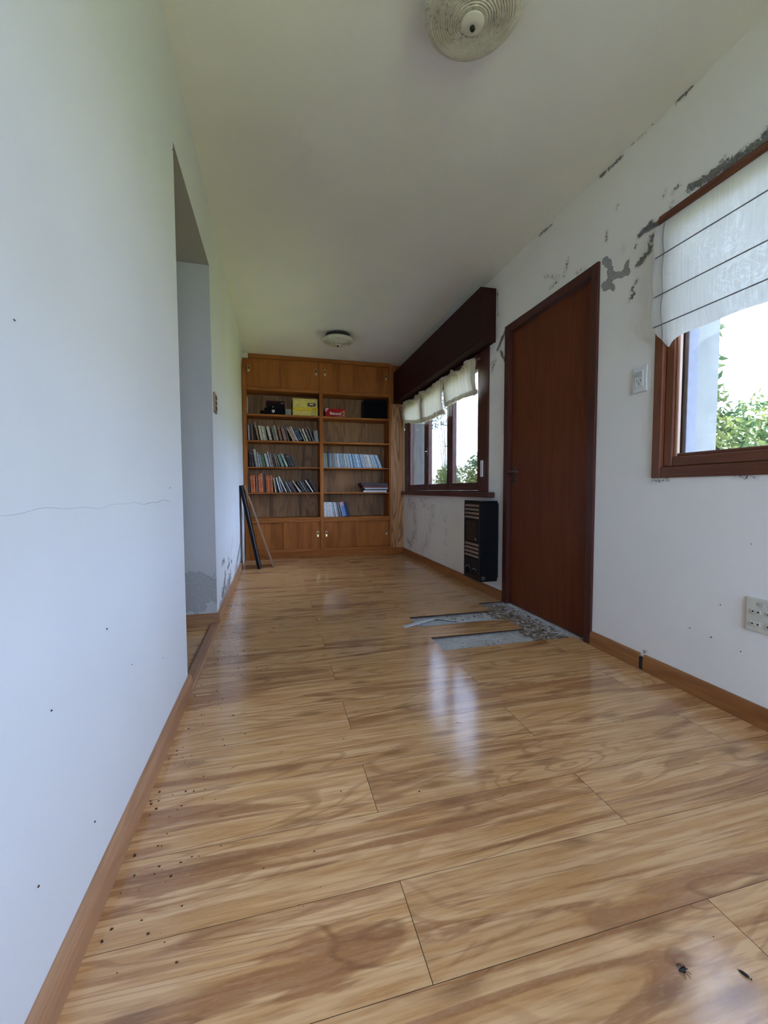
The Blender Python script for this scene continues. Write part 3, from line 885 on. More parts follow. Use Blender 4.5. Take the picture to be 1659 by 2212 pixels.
# ---------------------------------------------------------------- gas wall heater
M_BLACK = plain('black_enamel', (0.004, 0.004, 0.004), 0.5, 0.12, 0, 0.02)
M_GLOSSBLK = plain('glossy_black_top', (0.01, 0.01, 0.01), 0.12, 0.6, 0, 0.02)
M_BLACKM = plain('black_panel', (0.009, 0.008, 0.008), 0.5, 0.2, 0, 0.02)
M_SLAT = plain('bronze_slat', (0.40, 0.27, 0.21), 0.38, 0.5, 0.6, 0.05)
M_SMOKE = plain('smoked_glass', (0.012, 0.009, 0.008), 0.3, 0.25, 0, 0.05)
M_PRINT = plain('grey_print', (0.42, 0.42, 0.42), 0.6, 0.3)
ht = thing('wall_heater', (1.58, 3.04, 0.142), 'black wall-mounted gas heater with bronze slats between window and door', 'heater')
hx, hy0, hy1, hz0, hz1 = 1.497, 2.906, 3.176, 0.142, 0.765
mb = MB()
mb.bev(hx + 0.013, XR - 0.018, hy0, hy1, hz0, hz1 - 0.012, 0.004)
mb.build('body', M_BLACK, ht)
MB().bev(hx, XR - 0.018, hy0 - 0.001, hy1 + 0.001, hz1 - 0.0115, hz1, 0.004).build('top_plate', M_GLOSSBLK, ht)
MB().box(XR - 0.0175, XR - 0.001, hy0 + 0.02, hy1 - 0.02, hz0 + 0.02, hz1 - 0.02).build('mounting_plate', M_BLACKM, ht)
fp = MB()
fy0, fy1 = hy0 + 0.004, hy1 - 0.004
for z0, z1 in ((hz0 + 0.004, 0.310), (0.436, 0.614), (0.745, hz1 - 0.0125)):
    fp.bev(hx, hx + 0.0125, fy0, fy1, z0, z1, 0.002)
fp.bev(hx + 0.0005, hx + 0.0125, fy0, fy0 + 0.008, 0.3105, 0.4355, 0.001).bev(hx + 0.0005, hx + 0.0125, fy1 - 0.012, fy1, 0.3105, 0.4355, 0.001)
fp.bev(hx + 0.0005, hx + 0.0125, fy0, fy0 + 0.008, 0.6145, 0.7445, 0.001).bev(hx + 0.0005, hx + 0.0125, fy1 - 0.012, fy1, 0.6145, 0.7445, 0.001)
fp.build('front_panel', M_BLACKM, ht)
for zb in (0.3155, 0.6195):
    for i in range(4):
        zc = zb + 0.0135 + i * 0.0305
        piv = Vector((hx + 0.006, 0, zc))
        MB().bev(hx + 0.001, hx + 0.0045, fy0 + 0.0085, fy1 - 0.0125, zc - 0.0095, zc + 0.0095, 0.001, 0, Matrix.Rotation(math.radians(24), 3, 'Y'), piv).build('slat', M_SLAT, ht)
MB().bev(hx - 0.002, hx - 0.0003, fy0 + 0.05, fy1 - 0.045, 0.452, 0.600, 0.001).build('viewing_window', M_SMOKE, ht)
MB().bev(hx - 0.0032, hx - 0.0021, fy0 + 0.042, fy0 + 0.062, 0.458, 0.474, 0.0004).build('maker_badge', M_PRINT, ht)
for yk, r in ((hy1 - 0.078, 0.027), (hy0 + 0.078, 0.020)):
    kb = MB()
    kb.tube([(hx - 0.0005, yk, 0.205), (hx - 0.012, yk, 0.205), (hx - 0.018, yk, 0.205)], [r, r, r * 0.8], 20)
    kn = kb.build('knob', M_BLACK, ht, 'auto')
    MB().bev(hx - 0.024, hx - 0.0182, yk - 0.003, yk + 0.003, 0.205 - r * 0.7, 0.205 + r * 0.7, 0.001).build('knob_grip', M_BLACKM, kn)
    arc = [(hx - 0.001, yk + (r + 0.012) * math.sin(t), 0.205 + (r + 0.012) * math.cos(t)) for t in np.linspace(-1.0, 1.0, 14)]
    MB().tube(arc, 0.0016, 5).build('dial_scale', M_PRINT, ht)
MB().bev(hx + 0.02, hx + 0.05, hy0 - 0.0012, hy0 - 0.0002, 0.155, 0.185, 0.0003).build('rating_plate', plain('rating_print', (0.06, 0.045, 0.03), 0.6), ht)

# ---------------------------------------------------------------- sockets and switches
M_PLATE = plain('white_wall_plate', (0.70, 0.71, 0.71), 0.35, 0.4, 0, 0.02)
M_PLATE_IV = plain('ivory_wall_plate', (0.62, 0.60, 0.52), 0.4, 0.4, 0, 0.03)
M_HOLE = plain('socket_hole', (0.02, 0.02, 0.02), 0.7, 0.2)
M_SHADE = plain('grey_insert', (0.50, 0.51, 0.52), 0.45, 0.3)
M_GRIME = plain('grime_line', (0.16, 0.155, 0.14), 0.9, 0.1)

so = thing('wall_socket', (XR, 1.640, 1.303), 'white switch and socket plate between the door and near window', 'socket')
MB().bev(XR - 0.009, XR - 0.0005, 1.602, 1.682, 1.303, 1.423, 0.003, seg=2).build('plate', M_PLATE, so)
MB().bev(XR - 0.012, XR - 0.0088, 1.619, 1.665, 1.327, 1.401, 0.001).build('insert', M_PLATE, so)
MB().bev(XR - 0.0145, XR - 0.0118, 1.624, 1.661, 1.378, 1.398, 0.001).build('rocker', M_SHADE, so)
for y, z, a in ((1.632, 1.357, -25), (1.652, 1.357, 25), (1.642, 1.342, 0)):
    MB().box(XR - 0.0125, XR - 0.0119, y - 0.0014, y + 0.0014, z - 0.0055, z + 0.0055, 0, Matrix.Rotation(math.radians(a), 3, 'X'), Vector((XR, y, z))).build('slot', M_HOLE, so)

s2 = thing('wall_socket', (XR, 1.10, 0.338), 'ivory double socket plate low on the near right wall', 'socket')
MB().bev(XR - 0.008, XR - 0.0005, 1.020, 1.144, 0.338, 0.458, 0.003, seg=2).build('plate', M_PLATE_IV, s2)
for z in (0.366, 0.410):
    f = MB().bev(XR - 0.0105, XR - 0.0078, 1.094, 1.126, z - 0.008, z + 0.008, 0.001).build('outlet', M_PLATE_IV, s2)
    for y in (1.101, 1.119):
        MB().tube([(XR - 0.0109, y, z), (XR - 0.0104, y, z)], 0.0032, 10).build('pin_hole', M_HOLE, f)
    f = MB().bev(XR - 0.0105, XR - 0.0078, 1.044, 1.076, z - 0.008, z + 0.008, 0.001).build('outlet', M_PLATE_IV, s2)
    for y in (1.051, 1.069):
        MB().tube([(XR - 0.0109, y, z), (XR - 0.0104, y, z)], 0.0032, 10).build('pin_hole', M_HOLE, f)
MB().bev(XR - 0.0095, XR - 0.0078, 1.088, 1.108, 0.434, 0.444, 0.0008).build('maker_stamp', plain('stamp', (0.47, 0.44, 0.35), 0.5), s2)

s3 = thing('light_switch', (XL, 2.92, 1.34), 'brown narrow light switch on the left wall past the passage', 'switch')
MB().bev(XL + 0.0005, XL + 0.010, 2.862, 2.965, 1.345, 1.470, 0.003).build('plate', plain('brown_bakelite', (0.30, 0.22, 0.13), 0.35), s3)
for z in (1.376, 1.408, 1.440):
    MB().bev(XL + 0.0098, XL + 0.016, 2.90, 2.930, z - 0.010, z + 0.010, 0.002).build('rocker', plain('dark_bakelite', (0.10, 0.06, 0.035), 0.35), s3)

jb = thing('junction_box', (-0.33, 5.40, 2.42), 'small cream box in the ceiling corner left of the bookcase', 'box')
MB().bev(-0.356, -0.285, 5.335, 5.374, 2.422, 2.487, 0.006, seg=2).build('case', plain('cream_plastic', (0.55, 0.50, 0.38), 0.5), jb)
MB().bev(-0.350, -0.291, 5.331, 5.3345, 2.429, 2.481, 0.001).build('cover', plain('cream_cover', (0.58, 0.53, 0.41), 0.5), jb)

# ---------------------------------------------------------------- ceiling lamps
kd = NT('dusty_glass')
_c = kd.coord()
_nz = kd.noise(_c, 22, 5, 0.7)
_ns = kd.noise(_c, 90, 3, 0.7)
_nb = kd.noise(_c, 4.5, 2)
kd.base(kd.mix(kd.math('MULTIPLY', kd.ramp(_ns, 0.55, 0.7), kd.ramp(_nb, 0.45, 0.65)), kd.mix(kd.ramp(_nz, 0.3, 0.75), (0.66, 0.63, 0.53), (0.50, 0.47, 0.38)), (0.13, 0.12, 0.10)), 0.32, 0.5)
M_DUSTY = kd.mat
M_CAP = plain('cream_cap', (0.68, 0.65, 0.55), 0.45, 0.4, 0, 0.02)
M_LDARK = plain('lamp_pan', (0.05, 0.045, 0.04), 0.6)
def ceiling_lamp(cx, cy, label):
    l = thing('ceiling_lamp', (cx, cy, ZC), label, 'ceiling lamp', 'round ceiling lamps')
    MB().lathe(cx, cy, [(0.001, 2.487), (0.125, 2.487), (0.130, 2.475), (0.130, 2.448), (0.001, 2.448)], 40).build('mounting_pan', M_LDARK, l, 'auto')
    prof = [(0.150, 2.447), (0.160, 2.441), (0.163, 2.433), (0.161, 2.424), (0.152, 2.414), (0.138, 2.407)]
    r = 0.132
    while r > 0.050:
        z = 2.392 + 0.015 * (r / 0.135) ** 2
        prof += [(r, z + 0.003), (r - 0.0012, z + 0.001), (r - 0.0040, z - 0.0028), (r - 0.0068, z + 0.001)]
        r -= 0.0080
    prof += [(0.046, 2.394), (0.001, 2.393)]
    MB().lathe(cx, cy, prof, 64).build('glass_shade', M_DUSTY, l, 'auto')
    cap = MB().lathe(cx, cy, [(0.001, 2.392), (0.034, 2.392), (0.038, 2.390), (0.037, 2.385), (0.030, 2.382), (0.001, 2.381)], 40).build('cap', M_CAP, l, 'auto')
    MB().lathe(cx, cy, [(0.001, 2.3805), (0.0045, 2.3805), (0.0045, 2.378), (0.0080, 2.376), (0.0085, 2.370), (0.006, 2.366), (0.001, 2.3655)], 16).build('finial', M_HOLE, cap, 'auto')
ceiling_lamp(0.657, 1.355, 'large dusty ribbed glass ceiling lamp at the top edge of the picture')
ceiling_lamp(0.672, 4.53, 'dusty glass ceiling lamp near the bookcase')

# ---------------------------------------------------------------- bookcase
BW = dict(light=(0.37, 0.130, 0.030), mid=(0.30, 0.098, 0.020), dark=(0.16, 0.045, 0.009))
M_BC_Z = wood('bookcase_wood_upright', axis='z', rough=0.5, spec=0.1, streak=0.6, fine=0.9, **BW)
M_BC_X = wood('bookcase_wood_across', axis='x', rough=0.5, spec=0.1, streak=0.5, fine=0.7, **BW)
M_BC_D = wood('bookcase_door_veneer', axis='z', light=(0.37, 0.128, 0.028), mid=(0.30, 0.095, 0.019), dark=(0.17, 0.048, 0.009), rough=0.5, spec=0.1, streak=0.7, fine=0.35)
M_BC_B = wood('bookcase_back_ply', axis='z', light=(0.34, 0.185, 0.08), mid=(0.25, 0.125, 0.05), dark=(0.085, 0.042, 0.018), rough=0.6, spec=0.25, streak=0.8, fine=1.0)
M_POST = wood('pine_side_post', axis='z', light=(0.58, 0.29, 0.11), mid=(0.48, 0.22, 0.08), dark=(0.15, 0.06, 0.02), rough=0.42, spec=0.35, streak=0.3, fine=1.9)  # wood tone lifted to stand in for window light on the post
M_BRASS = plain('brass_pull', (0.62, 0.48, 0.22), 0.3, 0.5, 1.0, 0.03)
FY, BY = 5.37, 5.655
bc = thing('bookcase', (0.58, 5.5, 0), 'built-in brown wooden bookcase with open shelves and sliding doors', 'bookcase')
MB().bev(-0.360, -0.314, FY, BY, 0.0, 2.487, 0.002).build('side_panel', M_BC_Z, bc)
MB().bev(1.461, 1.486, FY, BY, 0.0, 2.487, 0.002).build('side_panel', M_BC_Z, bc)
MB().bev(0.555, 0.599, FY, BY, 0.073, 2.44, 0.002).build('divider', M_BC_Z, bc)
MB().bev(-0.3135, 1.4605, BY - 0.012, BY, 0.08, 2.44, 0.001).build('back_panel', M_BC_B, bc)
MB().bev(-0.3135, 1.4605, FY + 0.004, BY - 0.0125, 2.441, 2.487, 0.002).build('top_rail', M_BC_X, bc)
MB().bev(-0.3135, 1.4605, FY + 0.012, FY + 0.035, 0.0, 0.0725, 0.002).build('plinth', M_BC_X, bc)
for a, b in ((-0.3135, 0.5545), (0.5995, 1.4605)):
    for z0, z1 in ((0.805, 0.821), (1.120, 1.135), (1.438, 1.458), (1.753, 1.776)):
        MB().bev(a, b, FY + 0.006, BY - 0.0125, z0, z1, 0.002).build('shelf', M_BC_X, bc)
    MB().bev(a, b, FY + 0.002, BY - 0.0125, 2.057, 2.091, 0.002).build('shelf', M_BC_X, bc)
    MB().bev(a, b, FY + 0.002, BY - 0.0125, 0.478, 0.506, 0.002).build('shelf', M_BC_X, bc)
    MB().bev(a, b, FY + 0.003, FY + 0.06, 0.449, 0.4775, 0.002).build('front_rail', M_BC_X, bc)
    MB().bev(a, b, FY + 0.003, BY - 0.0125, 0.0735, 0.110, 0.002).build('bottom_board', M_BC_X, bc)
# sliding doors: one leaf of each pair runs in the front track
for z0, z1, zp in ((2.0915, 2.4405, 2.315), (0.1105, 0.4485, 0.292)):
    for a, b, frontleaf, px_ in ((-0.313, 0.112, False, -0.284), (0.094, 0.554, True, 0.521), (0.600, 1.056, True, 0.630), (1.038, 1.460, False, 1.428)):
        y0 = FY + (0.012 if frontleaf else 0.032)
        d = MB().bev(a, b, y0, y0 + 0.016, z0, z1, 0.0015).build('sliding_door', M_BC_D, bc)
        MB().bev(px_ - 0.011, px_ + 0.011, y0 - 0.002, y0 - 0.0002, zp - 0.036, zp + 0.036, 0.001).build('finger_pull', M_BRASS, d)
        MB().bev(px_ - 0.0075, px_ + 0.0075, y0 - 0.0028, y0 - 0.0021, zp - 0.006, zp + 0.030, 0.0003).build('pull_recess', M_HOLE, d)
sp_ = MB().bev(1.4865, XR - 0.001, FY + 0.055, FY + 0.080, 0.078, 1.984, 0.002).build('side_post', M_POST, bc)
MB().bev(1.4865, XR - 0.001, FY + 0.050, FY + 0.080, 0.0, 0.0775, 0.002).build('post_base', M_BC_X, bc)
MB().bev(1.4865, XR - 0.001, FY + 0.080, BY, 0.0, 2.487, 0.002).build('post_filler', M_BC_Z, bc)

# ---------------------------------------------------------------- things on the upper shelf
M_COVER = NT('book_cover')
_oi = M_COVER.n('ObjectInfo').outputs['Color']
_nz = M_COVER.noise(M_COVER.coord((14, 14, 60), 31.0), 1.0, 4, 0.6)
M_COVER.base(M_COVER.mix(M_COVER.math('MULTIPLY', M_COVER.ramp(_nz, 0.45, 0.7), 0.45), _oi, (0.02, 0.02, 0.02), 'MIX'), 0.5, 0.35)
M_COVER = M_COVER.mat
M_PAGES = plain('paper_pages', (0.52, 0.46, 0.34), 0.8, 0.2, 0, 0.06, 90)
M_WHITE_PRINT = plain('white_print', (0.80, 0.79, 0.76), 0.6, 0.3, 0, 0.02)
M_BROWN_PRINT = plain('brown_label', (0.075, 0.022, 0.012), 0.6, 0.3)
M_BLACK_PRINT = plain('black_print', (0.015, 0.013, 0.012), 0.6, 0.3)


def text_part(name, body, size, centre, mat, parent, shear=0.0, extr=0.0003, scale_x=1.0):
    """flat lettering facing -y"""
    cu = bpy.data.curves.new(name, 'FONT')
    cu.body = body
    cu.size = size
    cu.align_x = 'CENTER'
    cu.align_y = 'CENTER'
    cu.extrude = extr
    cu.shear = shear
    cu.offset = size * 0.012
    tmp = bpy.data.objects.new(name, cu)
    C.objects.link(tmp)
    bpy.context.view_layer.update()
    me = bpy.data.meshes.new_from_object(tmp.evaluated_get(bpy.context.evaluated_depsgraph_get()))
    bpy.data.objects.remove(tmp)
    me.transform(Matrix.Diagonal((scale_x, 1, 1, 1)))
    me.transform(Matrix.Rotation(math.radians(90), 4, 'X'))
    me.materials.clear()
    me.materials.append(mat)
    o = bpy.data.objects.new(name, me)
    C.objects.link(o)
    o.parent = parent
    o.location = Vector(centre) - world_of(parent)
    return o


SY = FY + 0.03
M_YEL1 = plain('pale_yellow_card', (0.66, 0.53, 0.15), 0.7, 0.15, 0, 0.05)
M_YEL2 = plain('bright_yellow_card', (0.68, 0.48, 0.035), 0.7, 0.15, 0, 0.05)
sbx = thing('shoe_box', (0.385, SY + 0.09, 1.776), 'yellow shoebox with a round black mark, under the paler box', 'box')
MB().bev(0.232, 0.538, SY + 0.003, SY + 0.18, 1.7765, 1.842, 0.002).build('body', M_YEL1, sbx)
MB().bev(0.228, 0.542, SY, SY + 0.184, 1.8425, 1.879, 0.002).build('lid', M_YEL2, sbx)
_ring = [(0.486 + 0.0265 * math.sin(t), SY + 0.0022, 1.806 + 0.0265 * math.cos(t)) for t in [i * 2 * math.pi / 24 for i in range(25)]]
MB().tube(_ring, 0.0022, 6, cap=False).build('round_mark', M_BLACK_PRINT, sbx)
MB().tube([(0.482, SY + 0.0022, 1.818), (0.482, SY + 0.0022, 1.800), (0.490, SY + 0.0022, 1.796)], 0.002, 6).build('round_mark', M_BLACK_PRINT, sbx)
for x in (0.240, 0.478, 0.505):
    MB().tube([(x, SY - 0.0008, 1.863), (x, SY + 0.0004, 1.863)], 0.006, 10).build('printed_dot', M_BLACK_PRINT, sbx)
sbx2 = thing('shoe_box', (0.385, SY + 0.09, 1.880), 'pale yellow shoebox with a brown label, on top of the other box', 'box')
MB().bev(0.233, 0.536, SY + 0.004, SY + 0.18, 1.8795, 1.964, 0.002).build('body', M_YEL1, sbx2)
MB().bev(0.228, 0.540, SY, SY + 0.184, 1.9645, 1.988, 0.002).build('lid', M_YEL1, sbx2)
M_PENCIL = plain('pencil_grey', (0.17, 0.15, 0.07), 0.7)
lab = MB().bev(0.412, 0.512, SY + 0.0028, SY + 0.0038, 1.897, 1.938, 0.0003).build('brown_label', M_BROWN_PRINT, sbx2)
MB().add([(0.445, SY + 0.0033, 1.897), (0.479, SY + 0.0033, 1.897), (0.462, SY + 0.0033, 1.889)], [(0, 1, 2)]).build('label_tip', M_BROWN_PRINT, sbx2)
for a, b, c_ in ((0.436, 0.446, 0.004), (0.447, 0.456, 0.0), (0.458, 0.466, 0.003), (0.468, 0.476, 0.0), (0.478, 0.486, 0.004)):
    MB().bev(a, b, SY + 0.0018, SY + 0.0027, 1.911 + c_, 1.926 + c_ * 0.5, 0.0003).build('label_lettering', M_WHITE_PRINT, lab)
for ch, x in (('3', 0.274), ('1', 0.295), ('1', 0.318)):
    text_part('pencilled_digit', ch, 0.032, (x, SY + 0.0036, 1.902), M_PENCIL, sbx2)

gb = thing('paper_box', (0.176, SY + 0.08, 1.776), 'small plain grey box beside the yellow shoeboxes', 'box')
MB().bev(0.141, 0.209, SY + 0.012, SY + 0.15, 1.7765, 1.838, 0.002).build('body', plain('grey_card', (0.30, 0.29, 0.26), 0.7), gb)
MB().bev(0.140, 0.210, SY + 0.011, SY + 0.151, 1.8385, 1.851, 0.002).build('lid', plain('grey_card_lid', (0.33, 0.32, 0.29), 0.7), gb)

rb = thing('card_box', (0.055, SY + 0.2, 1.776), 'dark maroon box standing behind the black bag', 'box')
M_MAROON = plain('maroon_card', (0.035, 0.008, 0.008), 0.6, 0.15)
MB().bev(-0.082, 0.136, SY + 0.148, SY + 0.225, 1.7765, 1.935, 0.003).build('body', M_MAROON, rb)
MB().bev(-0.084, 0.138, SY + 0.146, SY + 0.227, 1.9355, 1.972, 0.003).build('lid', M_MAROON, rb)
MB().bev(0.09, 0.128, SY + 0.1445, SY + 0.1455, 1.943, 1.951, 0.0003).build('grey_sticker', M_PRINT, rb)

bag = thing('black_bag', (0.0, SY + 0.06, 1.776), 'black bag with a white shield emblem on the upper shelf', 'bag')
M_BAG = plain('black_nylon', (0.004, 0.004, 0.005), 0.7, 0.12)
mb = MB()
mb.bev(-0.110, 0.139, SY + 0.012, SY + 0.13, 1.7765, 1.862, 0.018, seg=3)
mb.bev(-0.060, 0.135, SY + 0.014, SY + 0.13, 1.84, 1.892, 0.014, seg=3)
mb.build('body', M_BAG, bag, 'auto')
MB().bev(-0.158, -0.112, SY + 0.03, SY + 0.12, 1.7765, 1.83, 0.014, seg=3).build('side_pocket', M_BAG, bag, 'auto')
MB().bev(0.1395, 0.1402, SY + 0.10, SY + 0.118, 1.79, 1.82, 0.0002).build('side_tab', M_BAG, bag)
em = MB().add([(-0.020, SY + 0.0112, 1.836), (0.012, SY + 0.0112, 1.836), (0.012, SY + 0.0112, 1.812), (-0.004, SY + 0.0112, 1.800), (-0.020, SY + 0.0112, 1.812)], [(0, 1, 2, 3, 4)])
em.build('shield_emblem', M_WHITE_PRINT, bag)
MB().box(-0.006, -0.002, SY + 0.0105, SY + 0.0110, 1.808, 1.829).box(-0.011, 0.003, SY + 0.0105, SY + 0.0110, 1.822, 1.826).build('emblem_detail', M_BLACK_PRINT, bag)
MB().bev(-0.014, 0.004, SY + 0.0122, SY + 0.0135, 1.874, 1.878, 0.0003).bev(-0.007, -0.003, SY + 0.0122, SY + 0.0135, 1.862, 1.8735, 0.0003).build('zip_pull', M_PRINT, bag)

bk = thing('booklet', (-0.306, SY + 0.1, 1.776), 'thin white booklet standing against the upper left bookcase side', 'book')
MB().bev(-0.3115, -0.3035, SY + 0.012, SY + 0.16, 1.7765, 1.992, 0.0012).build('cover', plain('white_cover', (0.50, 0.48, 0.45), 0.5), bk)
MB().bev(-0.3105, -0.3045, SY + 0.0135, SY + 0.158, 1.9921, 1.9935, 0.0003).build('pages', M_PAGES, bk)

rc = thing('printed_carton', (0.76, SY + 0.05, 1.776), 'red printed carton with white lettering on the upper right shelf', 'box')
M_RED = plain('red_card', (0.38, 0.012, 0.014), 0.6, 0.12, 0, 0.08)
MB().bev(0.633, 0.888, SY + 0.01, SY + 0.10, 1.7765, 1.884, 0.0015).build('carton', M_RED, rc)
RY = SY + 0.0085
MB().add([(0.635, RY, 1.882), (0.676, RY, 1.882), (0.635, RY, 1.838)], [(0, 1, 2)]).build('white_corner', M_WHITE_PRINT, rc)
MB().add([(0.641, RY - 0.0005, 1.878), (0.664, RY - 0.0005, 1.878), (0.641, RY - 0.0005, 1.853)], [(0, 1, 2)]).build('corner_print', plain('rose_print', (0.42, 0.17, 0.15), 0.5), rc)
text_part('lettering', 'Rococó', 0.050, (0.762, RY, 1.822), M_WHITE_PRINT, rc, 0.1, scale_x=0.92)
M_NUT = plain('caramel_print', (0.42, 0.20, 0.08), 0.5, 0.3, 0, 0.1)
for i, (x, z, r) in enumerate(((0.872, 1.853, 0.013), (0.848, 1.842, 0.013), (0.874, 1.825, 0.012), (0.862, 1.806, 0.013), (0.876, 1.792, 0.010), (0.838, 1.790, 0.011), (0.812, 1.787, 0.009), (0.786, 1.785, 0.008), (0.760, 1.784, 0.007))):
    MB().tube([(x, RY - 0.0002 - 0.0001 * i, z), (x, RY + 0.0012, z)], r, 12).build('printed_chocolate', M_NUT, rc)

bx_ = thing('black_case', (1.29, SY + 0.1, 1.776), 'large plain black case at the right end of the upper shelf', 'case')
MB().bev(1.138, 1.452, SY + 0.035, SY + 0.20, 1.7765, 2.020, 0.004).build('body', M_BLACK, bx_)
MB().bev(1.148, 1.442, SY + 0.028, SY + 0.0345, 1.787, 2.010, 0.002).build('front_panel', plain('black_cloth', (0.005, 0.005, 0.005), 0.9, 0.1), bx_)

# ---------------------------------------------------------------- books
COL = {
    'pale grey-blue': (0.42, 0.46, 0.50), 'dark brown': (0.045, 0.024, 0.016), 'dull mauve': (0.15, 0.105, 0.115), 'tan and orange': (0.34, 0.22, 0.12),
    'cream': (0.48, 0.44, 0.34), 'ivory': (0.52, 0.48, 0.38), 'grey-beige': (0.33, 0.30, 0.25), 'grey-green': (0.20, 0.22, 0.18), 'beige': (0.38, 0.28, 0.17),
    'brown': (0.20, 0.105, 0.05), 'red-brown': (0.28, 0.11, 0.065), 'dark grey': (0.07, 0.07, 0.07), 'pinkish tan': (0.36, 0.22, 0.16), 'white': (0.66, 0.65, 0.62),
    'navy blue': (0.012, 0.035, 0.075), 'grey': (0.25, 0.24, 0.23), 'pale grey': (0.38, 0.38, 0.35), 'dark maroon': (0.04, 0.012, 0.013), 'black': (0.010, 0.010, 0.011),
    'green': (0.045, 0.13, 0.04), 'grey-brown': (0.19, 0.155, 0.12), 'teal': (0.15, 0.30, 0.25), 'pale grey-green': (0.31, 0.36, 0.31), 'grey-blue': (0.24, 0.28, 0.30),
    'charcoal': (0.028, 0.028, 0.032), 'orange': (0.55, 0.125, 0.022), 'orange-brown': (0.42, 0.105, 0.035), 'bright orange': (0.66, 0.15, 0.02), 'tan': (0.40, 0.22, 0.13),
    'dark red': (0.20, 0.03, 0.02), 'burnt orange': (0.50, 0.09, 0.015), 'dark violet': (0.055, 0.038, 0.058), 'pale cream-green': (0.46, 0.47, 0.34), 'dark green': (0.06, 0.085, 0.06),
    'slate': (0.14, 0.17, 0.20), 'pale blue': (0.42, 0.55, 0.66), 'light blue': (0.30, 0.43, 0.56), 'steel blue': (0.17, 0.26, 0.38), 'dark blue': (0.035, 0.06, 0.13),
    'mustard': (0.34, 0.30, 0.08), 'lavender-grey': (0.36, 0.37, 0.43), 'silver': (0.48, 0.50, 0.52), 'pink and blue': (0.12, 0.25, 0.55), 'navy': (0.018, 0.028, 0.06), 'teal-grey': (0.22, 0.29, 0.30)}
ONES = ['', 'first', 'second', 'third', 'fourth', 'fifth', 'sixth', 'seventh', 'eighth', 'ninth', 'tenth', 'eleventh', 'twelfth', 'thirteenth', 'fourteenth', 'fifteenth', 'sixteenth', 'seventeenth', 'eighteenth', 'nineteenth']
TENS = {2: ('twentieth', 'twenty'), 3: ('thirtieth', 'thirty'), 4: ('fortieth', 'forty'), 5: ('fiftieth', 'fifty'), 6: ('sixtieth', 'sixty')}
def ordinal(i):
    if i < 20:
        return ONES[i]
    a, b = divmod(i, 10)
    return TENS[a][0] if b == 0 else TENS[a][1] + '-' + ONES[b]


def book(name, x, z, ang, h, w, depth, col, label, category, group, fy, hard=True):
    """cover boards, spine and inset page block, leaning to the left by ang degrees"""
    c = 0.0016 if hard else 0.0007
    ins = 0.003 if hard else 0.0008
    w = max(w, 0.005)
    rot = Matrix.Rotation(-math.radians(ang), 3, 'Y')
    piv = Vector((x, 0, z))
    m = MB()
    y0, y1 = fy, fy + depth
    m.bev(x, x + w, y0, y0 + c * 1.6, z, z + h, min(c * 0.6, w * 0.2), 0, rot, piv)
    m.box(x, x + c, y0 + c * 1.6, y1, z, z + h, 0, rot, piv)
    m.box(x + w - c, x + w, y0 + c * 1.6, y1, z, z + h, 0, rot, piv)
    m.box(x + c, x + w - c, y0 + c * 1.6, y1 - ins, z + ins, z + h - ins, 1, rot, piv)
    if hard and h > 0.15 and w > 0.012:
        m.box(x + 0.0005, x + w - 0.0005, y0 - 0.0004, y0 + 0.001, z + h * 0.78, z + h * 0.80, 1, rot, piv)
        m.box(x + 0.0005, x + w - 0.0005, y0 - 0.0004, y0 + 0.001, z + h * 0.16, z + h * 0.172, 1, rot, piv)
    j = random.uniform(0.9, 1.1)
    return m.build(name, [M_COVER, M_PAGES], label=label, category=category, group=group, color=[min(v * j, 0.9) for v in col], origin=(x, fy + depth / 2, z))

rb_ = random.Random(3)
ROW_A = [(-0.301, 1.6, 0.182, 0.0165, 'pale grey-blue'), (-0.273, 3.9, 0.193, 0.0118, 'dark brown'), (-0.256, 4.1, 0.21, 0.0148, 'dull mauve'), (-0.19, 11.6, 0.218, 0.0207, 'tan and orange'), (-0.156, 10.0, 0.179, 0.0266, 'cream'), (-0.122, 10.2, 0.176, 0.0224, 'ivory'), (-0.1, 10.3, 0.173, 0.0224, 'grey-beige'), (-0.052, 13.5, 0.176, 0.0324, 'cream'), (0.003, 12.9, 0.17, 0.0195, 'grey-green'), (0.032, 14.2, 0.192, 0.0283, 'beige'), (0.073, 11.3, 0.194, 0.0266, 'brown'), (0.12, 14.1, 0.172, 0.0401, 'red-brown'), (0.167, 13.9, 0.196, 0.0142, 'dark grey'), (0.232, 27.0, 0.19, 0.0118, 'cream'), (0.251, 26.7, 0.189, 0.0295, 'pinkish tan'), (0.283, 24.9, 0.2, 0.0106, 'white'), (0.304, 26.6, 0.157, 0.0502, 'navy blue'), (0.371, 23.3, 0.172, 0.013, 'cream'), (0.397, 22.8, 0.165, 0.0207, 'ivory'), (0.433, 21.2, 0.168, 0.0236, 'dull mauve'), (0.479, 22.0, 0.181, 0.0094, 'grey'), (0.497, 7.7, 0.141, 0.0212, 'grey'), (0.519, 6.5, 0.141, 0.0177, 'pale grey'), (0.537, 5.3, 0.141, 0.0106, 'grey-beige')]
